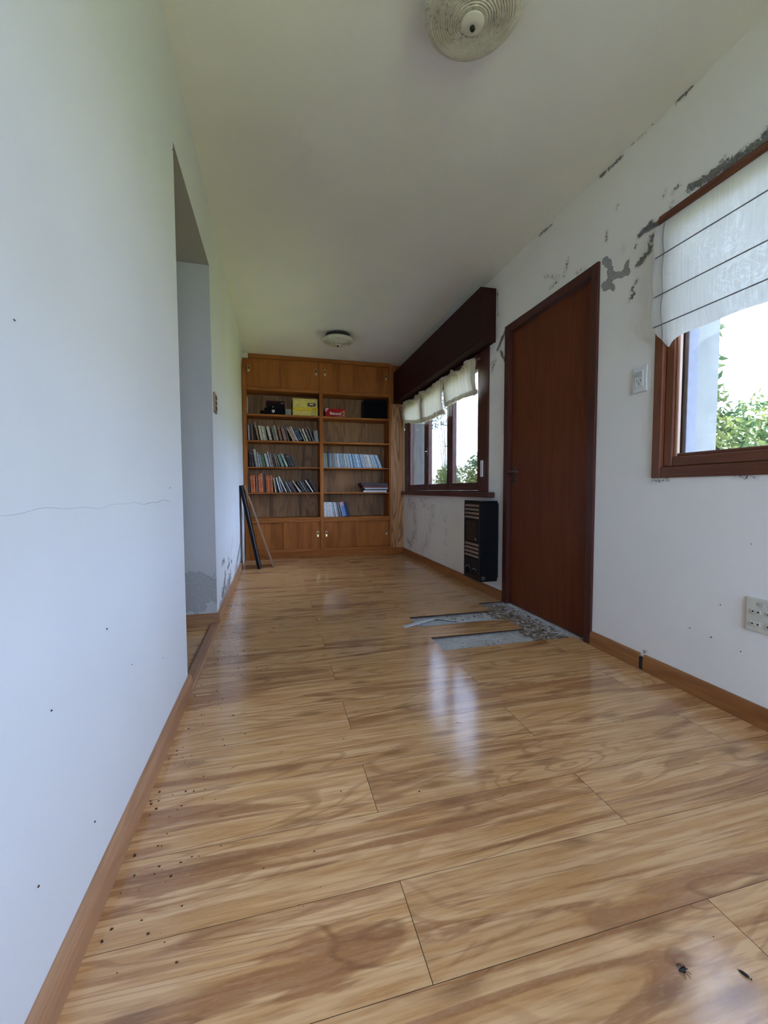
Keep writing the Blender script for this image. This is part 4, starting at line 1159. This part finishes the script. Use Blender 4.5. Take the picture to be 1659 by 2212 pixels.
ROW_B = [(-0.293, 1.1, 0.206, 0.0165, 'dark maroon'), (-0.264, 4.8, 0.202, 0.0266, 'black'), (-0.219, 8.8, 0.215, 0.0266, 'cream'), (-0.187, 7.4, 0.179, 0.0195, 'grey-blue'), (-0.159, 10.1, 0.153, 0.0207, 'pale grey'), (-0.13, 12.7, 0.146, 0.0324, 'green'), (-0.087, 12.9, 0.166, 0.0266, 'pale grey-blue'), (-0.049, 11.7, 0.192, 0.013, 'white'), (-0.032, 11.0, 0.167, 0.0236, 'grey-brown'), (-0.002, 11.2, 0.17, 0.0148, 'dark brown'), (0.027, 13.9, 0.167, 0.0148, 'grey'), (0.053, 17.5, 0.156, 0.0177, 'brown'), (0.088, 19.4, 0.162, 0.0324, 'teal'), (0.142, 23.1, 0.176, 0.0236, 'pale grey-green'), (0.177, 19.0, 0.166, 0.0324, 'black'), (0.216, 21.2, 0.166, 0.0236, 'charcoal'), (0.246, 21.0, 0.153, 0.0118, 'dark brown'), (0.261, 22.5, 0.144, 0.0094, 'dark grey')]
ROW_C = [(-0.307, 0.5, 0.229, 0.0148, 'dark brown'), (-0.279, 2.5, 0.209, 0.013, 'orange'), (-0.264, 2.8, 0.208, 0.0148, 'orange-brown'), (-0.247, 2.2, 0.209, 0.0177, 'bright orange'), (-0.219, 1.1, 0.208, 0.013, 'tan'), (-0.203, 1.1, 0.209, 0.0118, 'dark red'), (-0.188, 1.9, 0.21, 0.0165, 'orange'), (-0.171, 2.7, 0.233, 0.0148, 'burnt orange'), (-0.155, 2.9, 0.237, 0.0165, 'orange'), (-0.138, 2.6, 0.238, 0.0118, 'brown'), (-0.124, 1.4, 0.241, 0.0118, 'dark violet'), (-0.101, 1.4, 0.209, 0.0201, 'orange'), (-0.08, 1.6, 0.209, 0.0177, 'bright orange'), (-0.061, 1.9, 0.209, 0.0177, 'burnt orange'), (-0.041, 1.9, 0.209, 0.0201, 'orange'), (0.004, 7.1, 0.186, 0.0148, 'pale cream-green'), (0.022, 8.5, 0.183, 0.0142, 'black'), (0.057, 13.9, 0.187, 0.0148, 'white'), (0.075, 14.4, 0.181, 0.0106, 'charcoal'), (0.09, 14.8, 0.176, 0.0071, 'white'), (0.104, 16.1, 0.18, 0.0165, 'black'), (0.134, 24.4, 0.215, 0.013, 'white'), (0.161, 20.9, 0.168, 0.0148, 'dark green'), (0.19, 26.2, 0.143, 0.0118, 'pale grey'), (0.214, 26.7, 0.147, 0.0177, 'charcoal'), (0.241, 31.3, 0.146, 0.0236, 'dark violet'), (0.301, 31.9, 0.172, 0.0106, 'white'), (0.322, 39.9, 0.151, 0.0106, 'cream'), (0.35, 33.5, 0.167, 0.0177, 'dark grey'), (0.383, 31.7, 0.163, 0.0177, 'grey'), (0.413, 33.4, 0.173, 0.0177, 'charcoal'), (0.462, 32.2, 0.178, 0.013, 'white'), (0.496, 27.9, 0.192, 0.0201, 'black')]
for rowdata, z, where, grp in ((ROW_A, 1.458, 'in the book row below the yellow boxes', 'books below the yellow boxes'),
                               (ROW_B, 1.135, 'in the row with the teal book', 'books in the row with the teal book'),
                               (ROW_C, 0.821, 'in the row with the orange books', 'books in the orange row')):
    for i, (x, ang, h, w, cn) in enumerate(rowdata):
        kind_ = 'paperback' if w < 0.02 else 'book'
        book('book', x, z + 0.0005, ang, h, w, rb_.uniform(0.12, 0.165), COL[cn], '%s %s, %s from the left %s' % (cn, kind_, ordinal(i + 1), where), 'book', grp, SY + rb_.uniform(-0.012, 0.012), w > 0.011)

# long run of blue and grey magazines
x = 0.603
seq = ['slate', 'teal-grey', 'slate', 'mustard', 'charcoal', 'dark blue', 'slate', 'teal-grey', 'slate', 'dull mauve', 'grey', 'slate', 'grey-beige', 'grey', 'lavender-grey', 'silver', 'steel blue', 'slate', 'teal-grey', 'grey-blue', 'teal-grey', 'slate', 'silver', 'grey', 'grey-blue', 'silver', 'steel blue', 'slate', 'pale blue', 'steel blue', 'dark blue', 'light blue', 'grey-blue', 'steel blue', 'light blue', 'pale blue', 'steel blue', 'light blue', 'dark blue', 'steel blue', 'silver', 'lavender-grey', 'grey', 'lavender-grey', 'pale grey', 'lavender-grey', 'silver', 'white', 'silver', 'grey', 'lavender-grey', 'silver', 'steel blue', 'pale blue', 'light blue', 'dark blue', 'pale blue', 'light blue', 'silver', 'charcoal']
n = len(seq)
x1 = 1.372
for i, cn in enumerate(seq):
    t = i / (n - 1)
    xx = x + (x1 - x) * t
    ang = 2 + 20 * t ** 1.1
    w = (x1 - x) / n * 0.93 * math.cos(math.radians(ang))
    h = 0.182 + rb_.uniform(-0.002, 0.002) + (0.012 if i == 5 else 0)
    book('magazine', xx, 1.1355, ang, h, w, 0.135, COL[cn], '%s magazine, %s from the left in the long blue-grey magazine run' % (cn, ordinal(i + 1)), 'magazine', 'blue-grey magazine run', SY + rb_.uniform(-0.002, 0.003), False)
# short run of white magazines on the lowest open shelf
seq = [('cream', .016), ('white', .018), ('silver', .018), ('white', .017), ('silver', .018), ('white', .018), ('silver', .016), ('pale grey', .015), ('dark blue', .008), ('white', .013), ('silver', .014), ('grey', .016), ('charcoal', .010), ('grey', .016), ('black', .012), ('pink and blue', .050), ('navy', .014), ('navy', .013), ('black', .012), ('navy', .013)]
x = 0.602
for i, (cn, w) in enumerate(seq):
    t = i / (len(seq) - 1)
    ang = 3 + 13 * t
    o = book('magazine', x, 0.5065, ang, 0.190, w, 0.14, COL[cn], '%s magazine, %s from the left in the short run on the lowest shelf' % (cn, ordinal(i + 1)), 'magazine', 'magazines on the lowest open shelf', SY, False)
    if cn == 'pink and blue':
        rot = Matrix.Rotation(-math.radians(ang), 3, 'Y')
        MB().box(x + 0.001, x + w - 0.001, SY - 0.001, SY - 0.0002, 0.652, 0.694, 0, rot, Vector((x, 0, 0.5065))).build('pink_panel', plain('pink_print', (0.62, 0.30, 0.28), 0.5), o)
        MB().box(x + 0.001, x + 0.010, SY - 0.001, SY - 0.0002, 0.512, 0.648, 0, rot, Vector((x, 0, 0.5065))).build('grey_strip', M_PRINT, o)
    x += w / math.cos(math.radians(ang)) + 0.0009
# pile of folders lying flat
pile = [('white', 1.118, 1.432, 0.8215, 0.845, 'white paper pad at the bottom of the flat pile on the right shelf'),
        ('black', 1.140, 1.452, 0.8455, 0.862, 'black folder lying in the flat pile between two white pads'),
        ('white', 1.137, 1.448, 0.8625, 0.878, 'white paper pad in the flat pile under the red folders'),
        ('dark red', 1.108, 1.456, 0.8785, 0.893, 'lower dark red folder in the flat pile'),
        ('dark red', 1.118, 1.455, 0.8935, 0.908, 'upper dark red folder in the flat pile under the black binder'),
        ('charcoal', 1.090, 1.450, 0.9085, 0.940, 'black binder on top of the flat pile of folders')]
for i, (cn, a, b, z0, z1, lab_) in enumerate(pile):
    m = MB()
    yy = SY - 0.012 + 0.004 * (i % 3)
    m.bev(a, b, yy, yy + 0.23, z0, z0 + 0.002, 0.0006).bev(a, b, yy, yy + 0.23, z1 - 0.002, z1, 0.0006)
    m.box(a, a + 0.002, yy, yy + 0.23, z0 + 0.002, z1 - 0.002)
    m.box(a + 0.002, b - 0.004, yy + 0.003, yy + 0.226, z0 + 0.002, z1 - 0.002, 1 if cn != 'charcoal' else 0)
    m.build('folder', [M_COVER, plain('folder_paper', (0.62, 0.60, 0.58), 0.7) if cn == 'white' else plain('folder_leaves', tuple(0.5 * q + 0.02 for q in COL[cn]), 0.6)], label=lab_, category='folder', group='flat pile of folders', color=COL[cn])

# ---------------------------------------------------------------- boards leaning by the bookcase
def leaning(name, foot_x, y0, y1, top_x, top_z, t, mats, label):
    d = Vector((top_x - foot_x, 0, top_z))
    L = d.length
    ang = math.atan2(-d.x, d.z)
    rot = Matrix.Rotation(-ang, 3, 'Y')
    o = thing(name, (foot_x, (y0 + y1) / 2, 0), label, 'board')
    piv = Vector((foot_x, 0, 0.001))
    MB().bev(foot_x - t, foot_x - t * 0.22, y0, y1, 0.001 + t * 0.0, L, 0.001, 0, rot, piv).build('core', mats[0], o)
    MB().bev(foot_x - t * 0.2, foot_x, y0 + 0.0005, y1, 0.001, L, 0.0005, 0, rot, piv).build('facing', mats[1], o)
    return o
M_BLKB = plain('black_painted_board', (0.004, 0.004, 0.005), 0.6, 0.12)
M_GRYF = plain('grey_board_face', (0.10, 0.095, 0.095), 0.7, 0.15)
M_HDF = plain('brown_fibreboard', (0.26, 0.16, 0.10), 0.7, 0.15)
leaning('leaning_board', -0.160, 4.70, 4.93, -0.335, 0.905, 0.034, (M_BLKB, M_GRYF), 'black narrow board leaning on the left wall by the bookcase')
leaning('leaning_plank', -0.024, 4.765, 4.96, -0.318, 0.905, 0.010, (M_HDF, M_HDF), 'thin brown laminate plank leaning behind the black board')

# ---------------------------------------------------------------- debris
def chips(mb, pts, smin, smax, flat=0.5, seed=0, zbase=0.0):
    rd = random.Random(seed)
    for (x, y) in pts:
        s = rd.uniform(smin, smax) * (0.5 + rd.random())
        n_ = rd.choice((4, 5, 6))
        a0 = rd.uniform(0, 6.28)
        el = rd.uniform(0.35, 1.0)
        base = []
        for q in range(n_):
            a = a0 + q * 2 * math.pi / n_
            r = s * rd.uniform(0.6, 1.0)
            base.append((x + r * math.cos(a), y + r * math.sin(a) * el, zbase))
        top = [(x + (p[0] - x) * rd.uniform(0.4, 0.9), y + (p[1] - y) * rd.uniform(0.4, 0.9), zbase + s * flat * rd.uniform(0.5, 1.2)) for p in base]
        mb.add(base + top, [tuple(range(n_))[::-1], tuple(range(n_, 2 * n_))] + [(q, (q + 1) % n_, n_ + (q + 1) % n_, n_ + q) for q in range(n_)])
rd = random.Random(11)
M_CRUMB = plain('brown_crumbs', (0.06, 0.028, 0.014), 0.8, 0.2)
mb = MB()
pts = []
for i in range(230):
    y = rd.uniform(0.75, 4.3)
    pts.append((XL + 0.02 + abs(rd.gauss(0, 0.10)) + 0.005, y))
for cy, cx, m_ in ((1.72, -0.24, 18), (1.25, -0.30, 10), (0.98, -0.30, 10), (2.25, -0.20, 26), (2.05, -0.16, 14), (2.5, -0.22, 12)):
    for i in range(m_):
        pts.append((cx + rd.gauss(0, 0.045), cy + rd.gauss(0, 0.06)))
pts = [p for p in pts if p[0] > XL + 0.02]
chips(mb, pts, 0.0012, 0.0040, 0.5, 5)
mb.build('floor_crumbs', M_CRUMB, label='brown crumbs and grit scattered along the left baseboard', category='debris', kind='stuff')
mb = MB()
pts = [(rd.uniform(-0.1, 1.6), rd.uniform(0.5, 4.6)) for i in range(110)] + [(0.794, 0.578), (0.788, 0.845), (1.089, 0.852), (1.152, 1.147), (0.632, 1.386), (0.732, 1.567), (0.549, 1.55), (0.076, 0.962), (0.081, 0.868), (0.64, 1.38), (0.88, 2.25), (0.80, 2.17)]
chips(mb, pts, 0.0010, 0.0028, 0.5, 6)
mb.build('floor_specks', M_CRUMB, label='tiny dark specks dotted over the laminate floor', category='debris', kind='stuff')
mb = MB()
pts = [(XL + 0.05 + abs(rd.gauss(0, 0.06)), rd.uniform(2.75, 3.5)) for i in range(60)] + [(0.27, 2.765), (0.243, 2.69), (1.49, 4.95), (1.52, 4.93), (1.46, 5.1), (1.40, 5.27), (1.45, 5.30), (-0.05, 5.02), (-0.28, 5.1), (-0.2, 5.15)]
chips(mb, pts, 0.002, 0.008, 0.35, 8)
mb.build('plaster_flakes', plain('white_flakes', (0.68, 0.67, 0.64), 0.8, 0.2), label='white plaster flakes fallen at the foot of the left wall', category='debris', kind='stuff')
mb = MB()
pts = [(1.43 + abs(rd.gauss(0.08, 0.08)), rd.uniform(2.06, 2.82)) for i in range(900)] + [(rd.uniform(1.12, 1.5), 2.56 + rd.gauss(0, 0.03)) for i in range(70)]
pts = [(min(x_, XR + 0.04), y_) for x_, y_ in pts]
chips(mb, pts, 0.004, 0.015, 0.5, 9, -0.0142)
mk = NT('rubble')
_n = mk.noise(mk.coord(), 30, 4)
mk.base(mk.mix(mk.ramp(_n, 0.4, 0.6), (0.12, 0.075, 0.045), (0.34, 0.28, 0.22)), 0.9, 0.15)
mb.build('floor_rubble', mk.mat, label='crumbled brown and grey rubble in the floor gap before the door', category='debris', kind='stuff')
mb = MB()
pts = [(1.42 + abs(rd.gauss(0.10, 0.08)), rd.uniform(2.05, 2.83)) for i in range(520)]
pts = [(min(x_, XR + 0.06), y_) for x_, y_ in pts]
chips(mb, pts, 0.010, 0.024, 0.06, 19, -0.0143)
mb.build('floor_dust', plain('brown_dust', (0.24, 0.185, 0.135), 0.95, 0.05, 0, 0.2, 60), label='caked brown dust under the rubble before the door', category='debris', kind='stuff')
mb = MB()
pts = [(rd.uniform(0.87, 1.45), rd.choice((rd.uniform(2.06, 2.1), rd.uniform(2.05, 2.235), rd.uniform(2.46, 2.63)))) for i in range(60)]
chips(mb, pts, 0.0015, 0.006, 0.4, 10, -0.0142)
mb.build('floor_grit', plain('dark_grit', (0.09, 0.085, 0.08), 0.9, 0.1), label='dark grit lying on the bare screed strips', category='debris', kind='stuff')

spl = thing('torn_underlay', (0.95, 2.50, 0.0), 'torn white strip of underlay sticking out of the floor gap', 'underlay')
def strip(pts, w0, w1, t):
    m = MB()
    vs_, fs = [], []
    n_ = len(pts)
    for i, p in enumerate(pts):
        p = Vector(p)
        d = (Vector(pts[min(i + 1, n_ - 1)]) - Vector(pts[max(i - 1, 0)]))
        s = Vector((-d.y, d.x, 0)).normalized()
        w = w0 + (w1 - w0) * i / (n_ - 1)
        for q, z in ((s * w, 0), (-s * w, 0), (-s * w, t), (s * w, t)):
            vs_.append(p + q + Vector((0, 0, z)))
    for i in range(n_ - 1):
        for q in range(4):
            fs.append((i * 4 + q, i * 4 + (q + 1) % 4, (i + 1) * 4 + (q + 1) % 4, (i + 1) * 4 + q))
    fs += [(3, 2, 1, 0), tuple((n_ - 1) * 4 + q for q in range(4))]
    return m.add(vs_, fs)
M_UNDER = plain('underlay_foam', (0.60, 0.62, 0.63), 0.7, 0.2)
strip([(0.758, 2.462, 0.0005), (0.82, 2.478, 0.004), (0.89, 2.497, 0.010), (0.95, 2.515, 0.014), (0.985, 2.528, 0.012)], 0.019, 0.012, 0.003).build('loose_strip', M_UNDER, spl)
strip([(0.975, 2.522, 0.010), (1.02, 2.52, 0.006), (1.07, 2.512, -0.002), (1.13, 2.512, -0.0138)], 0.010, 0.003, 0.002).build('curled_end', plain('dark_underside', (0.07, 0.065, 0.06), 0.9), spl)
strip([(0.90, 2.490, -0.014), (1.10, 2.545, -0.0138), (1.30, 2.56, -0.0136), (1.40, 2.56, -0.014)], 0.03, 0.07, 0.0012).build('flat_sheet', M_UNDER, spl)

M_BUG = plain('dead_bug', (0.010, 0.009, 0.010), 0.5, 0.4)
b1 = thing('dead_insect', (0.683, 0.545, 0.0), 'small black dead insect with splayed legs on the near floor', 'insect')
MB().tube([(0.676, 0.548, 0.003), (0.683, 0.546, 0.0042), (0.690, 0.549, 0.003)], [0.0012, 0.0042, 0.002], 8).build('body', M_BUG, b1, 'auto')
for i in range(6):
    a = -2.4 + i * 0.75
    MB().tube([(0.683 + 0.003 * math.cos(a), 0.546 + 0.003 * math.sin(a), 0.003), (0.683 + 0.008 * math.cos(a), 0.546 + 0.008 * math.sin(a), 0.006), (0.683 + 0.012 * math.cos(a + 0.3), 0.546 + 0.012 * math.sin(a + 0.3), 0.0006)], 0.0005, 4).build('leg', M_BUG, b1)
b3 = thing('dead_insect', (0.782, 0.515, 0.0), 'slim elongated dead insect on the floor near the right edge', 'insect')
MB().tube([(0.7845, 0.509, 0.0022), (0.783, 0.512, 0.0026), (0.781, 0.518, 0.0026), (0.7795, 0.523, 0.0015)], [0.0012, 0.0026, 0.0026, 0.0010], 8).build('body', M_BUG, b3, 'auto')
MB().tube([(0.7852, 0.5075, 0.002), (0.7857, 0.5055, 0.002)], [0.0016, 0.0008], 6).build('head', M_BUG, b3, 'auto')

# hairline crack and fly specks on the left wall
pts = [(XL + 0.0003, y, 0.821 - 0.006 * (y - 0.3) + 0.003 * math.sin(y * 17) + 0.002 * math.sin(y * 41)) for y in np.linspace(0.3, 1.66, 60)]
MB().tube(pts, [0.0004] * 46 + [0.0010] * 14, 5).build('hairline_crack', plain('crack_grey', (0.52, 0.52, 0.51), 0.9, 0.1), wall_left)
mb = MB()
for y, z, r in ((0.946, 0.177, .0022), (1.045, 0.544, .0026), (0.80, 0.485, .002), (0.739, 0.236, .0022), (1.20, 0.40, .0015), (1.87, 2.18, .004), (0.747, 1.10, .002), (1.667, 0.86, .003), (1.5, 0.3, .0015), (1.74, 0.5, .0015)):
    mb.tube([(XL - 0.0004, y, z), (XL + 0.0006, y, z + 0.001)], r, 7)
mb.build('fly_specks', M_CRUMB, wall_left, kind='stuff')
mb = MB()
for y, z, r in ((1.36, 0.27, .0025), (1.27, 0.262, .003), (1.16, 0.245, .0025), (1.24, 0.40, .0025), (1.14, 0.65, .002)):
    mb.tube([(XR + 0.0004, y, z), (XR - 0.0006, y, z + 0.001)], r, 7)
mb.build('fly_specks', M_CRUMB, wall_right, kind='stuff')

# ---------------------------------------------------------------- outdoors
kl = NT('lawn')
_n = kl.noise(kl.coord(), 4.0, 5, 0.7)
_n2 = kl.noise(kl.coord(), 60.0, 3, 0.7)
kl.base(kl.mix(kl.ramp(_n2, 0.3, 0.7), kl.mix(kl.ramp(_n, 0.3, 0.7), (0.26, 0.28, 0.10), (0.35, 0.34, 0.13)), (0.15, 0.17, 0.06)), 0.9, 0.1)
kl.bump(_n2, 0.6, 0.02)
mb = MB()
mb.box(XR + WT, 30, -20, 40, -0.4, -0.2)
mb.box(-20, XR + WT, -20, YF - WT, -0.4, -0.2)
mb.build('ground', kl.mat, kind='structure', label='green lawn outside the windows', origin=(6, 6, -0.2))


def leaf_mat(name, a, b):
    k = NT(name)
    d = k.n('BsdfDiffuse')
    t = k.n('BsdfTranslucent')
    nz = k.noise(k.coord(), 7.0, 4, 0.7)
    c_ = k.mix(k.ramp(nz, 0.38, 0.62), a, b)
    k.link(c_, d.inputs[0])
    k.link(c_, t.inputs[0])
    m_ = k.n('MixShader')
    m_.inputs[0].default_value = 0.35
    k.link(d.outputs[0], m_.inputs[1])
    k.link(t.outputs[0], m_.inputs[2])
    k.link(m_.outputs[0], k.out.inputs['Surface'])
    return k.mat
M_LEAF1 = leaf_mat('shrub_leaves', (0.035, 0.065, 0.03), (0.12, 0.14, 0.05))
M_LEAF2 = leaf_mat('tree_leaves', (0.05, 0.08, 0.06), (0.09, 0.12, 0.08))
M_BARK = plain('bark', (0.05, 0.04, 0.03), 0.9, 0.1)


def shrub(name, base, clusters, n_, size, mat, label, category, seed, group=None):
    rd_ = np.random.RandomState(seed)
    o = thing(name, base, label, category, group)
    V, Fc = [], []
    tot = sum(r ** 1.4 for _, r, _ in clusters)
    for c_, r, sq in clusters:
        m_ = int(n_ * r ** 1.4 / tot)
        d = rd_.normal(size=(m_, 3))
        d /= np.linalg.norm(d, axis=1)[:, None]
        rad = r * (0.55 + 0.5 * rd_.random_sample(m_))
        P = np.array(c_) + d * rad[:, None] * np.array([1, 1, sq])
        for p in P:
            ax = rd_.normal(size=3)
            ax /= np.linalg.norm(ax)
            nr = np.cross(ax, rd_.normal(size=3))
            nr /= np.linalg.norm(nr)
            sd = np.cross(ax, nr)
            L = size * (0.6 + 0.8 * rd_.random_sample())
            b_ = len(V)
            V += [tuple(p), tuple(p + ax * L * .4 + sd * L * .22 + nr * L * .06), tuple(p + ax * L), tuple(p + ax * L * .4 - sd * L * .22 + nr * L * .06)]
            Fc += [(b_, b_ + 1, b_ + 2), (b_, b_ + 2, b_ + 3)]
    m = MB()
    m.add(V, Fc)
    m.build('foliage', mat, o, kind='stuff')
    for c_, r, _ in clusters:
        b_ = Vector(base)
        MB().tube([b_, b_.lerp(Vector(c_), 0.5) + Vector((0.03, 0.02, 0.05)), Vector(c_)], [0.022, 0.014, 0.006], 6).build('stem', M_BARK, o)
    return o

shrub('leafy_shrub', (3.05, 2.36, -0.2), [((3.05, 2.38, 0.75), 0.42, 1.1), ((3.02, 2.30, 1.20), 0.22, 1.1), ((3.0, 2.42, 1.50), 0.13, 1.3), ((3.0, 2.40, 1.78), 0.07, 1.2), ((3.0, 2.38, 2.0), 0.06, 0.8)], 2600, 0.062, M_LEAF1, 'tall green shrub outside the near window, beside the white jamb', 'shrub', 21, 'shrubs in the garden')
shrub('leafy_shrub', (4.0, 2.62, -0.2), [((4.0, 2.65, 0.95), 0.40, 1.0), ((4.0, 2.70, 1.42), 0.26, 0.9), ((3.95, 2.48, 1.32), 0.22, 0.9)], 1700, 0.055, M_LEAF1, 'rounded shrub further out behind the tall one at the near window', 'shrub', 22, 'shrubs in the garden')
shrub('leafy_shrub', (3.25, 6.1, -0.2), [((3.25, 6.05, 0.75), 0.5, 1.0), ((3.2, 6.2, 1.15), 0.28, 0.9), ((3.2, 5.85, 1.25), 0.22, 0.9)], 2400, 0.07, M_LEAF1, 'yellow-green shrub behind the nearest pane of the far window', 'shrub', 23, 'shrubs in the garden')
shrub('leafy_shrub', (3.2, 7.6, -0.2), [((3.2, 7.6, 0.7), 0.45, 1.0), ((3.2, 7.45, 1.12), 0.25, 0.9)], 1800, 0.07, M_LEAF1, 'green shrub behind the middle pane of the far window', 'shrub', 24, 'shrubs in the garden')
shrub('garden_tree', (5.0, 11.75, -0.2), [((5.0, 12.55, 3.0), 0.26, 0.9), ((5.0, 12.35, 3.35), 0.30, 0.8), ((5.0, 12.2, 3.8), 0.45, 0.8), ((5.0, 11.7, 4.3), 0.5, 0.8)], 900, 0.10, M_LEAF2, 'tree crown far behind the middle pane of the far window', 'tree', 25)
# rendered pier of the house next to the far window, and a white neighbouring house
pier = thing('wall_pier', (2.02, 5.78, -0.2), 'rough pale rendered pier outside the far window', 'pier')
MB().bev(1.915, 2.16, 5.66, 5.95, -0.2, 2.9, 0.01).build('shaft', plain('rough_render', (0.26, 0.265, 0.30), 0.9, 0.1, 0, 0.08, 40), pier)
MB().bev(1.905, 1.930, 5.60, 5.652, -0.2, 2.9, 0.004).build('downpipe', plain('dark_pipe', (0.03, 0.034, 0.045), 0.5), pier)
hs = thing('neighbour_house', (11.0, 6.5, -0.2), 'white house across the garden with a grey roof', 'house')
MB().bev(10.0, 12.0, 3.5, 9.0, -0.2, 2.2, 0.01).build('wall', M_EXT, hs)
MB().bev(9.7, 12.3, 3.3, 9.2, 2.2, 2.38, 0.02).build('roof', plain('roof_grey', (0.20, 0.20, 0.21), 0.8), hs)
MB().bev(9.97, 9.999, 4.4, 5.4, 0.7, 1.7, 0.004).build('window', plain('window_dark', (0.10, 0.12, 0.15), 0.3), hs)
gw = thing('horizon_block_wall', (10.0, 5.0, -0.2), 'long white wall added beyond the lawn to block low sky light', 'wall')  # wall added to cut the low sky light reaching the windows
MB().bev(9.6, 9.8, -18, 3.0, -0.2, 2.55, 0.01).build('panel', M_EXT, gw)
MB().bev(9.6, 9.8, 9.3, 30, -0.2, 2.55, 0.01).build('panel', M_EXT, gw)
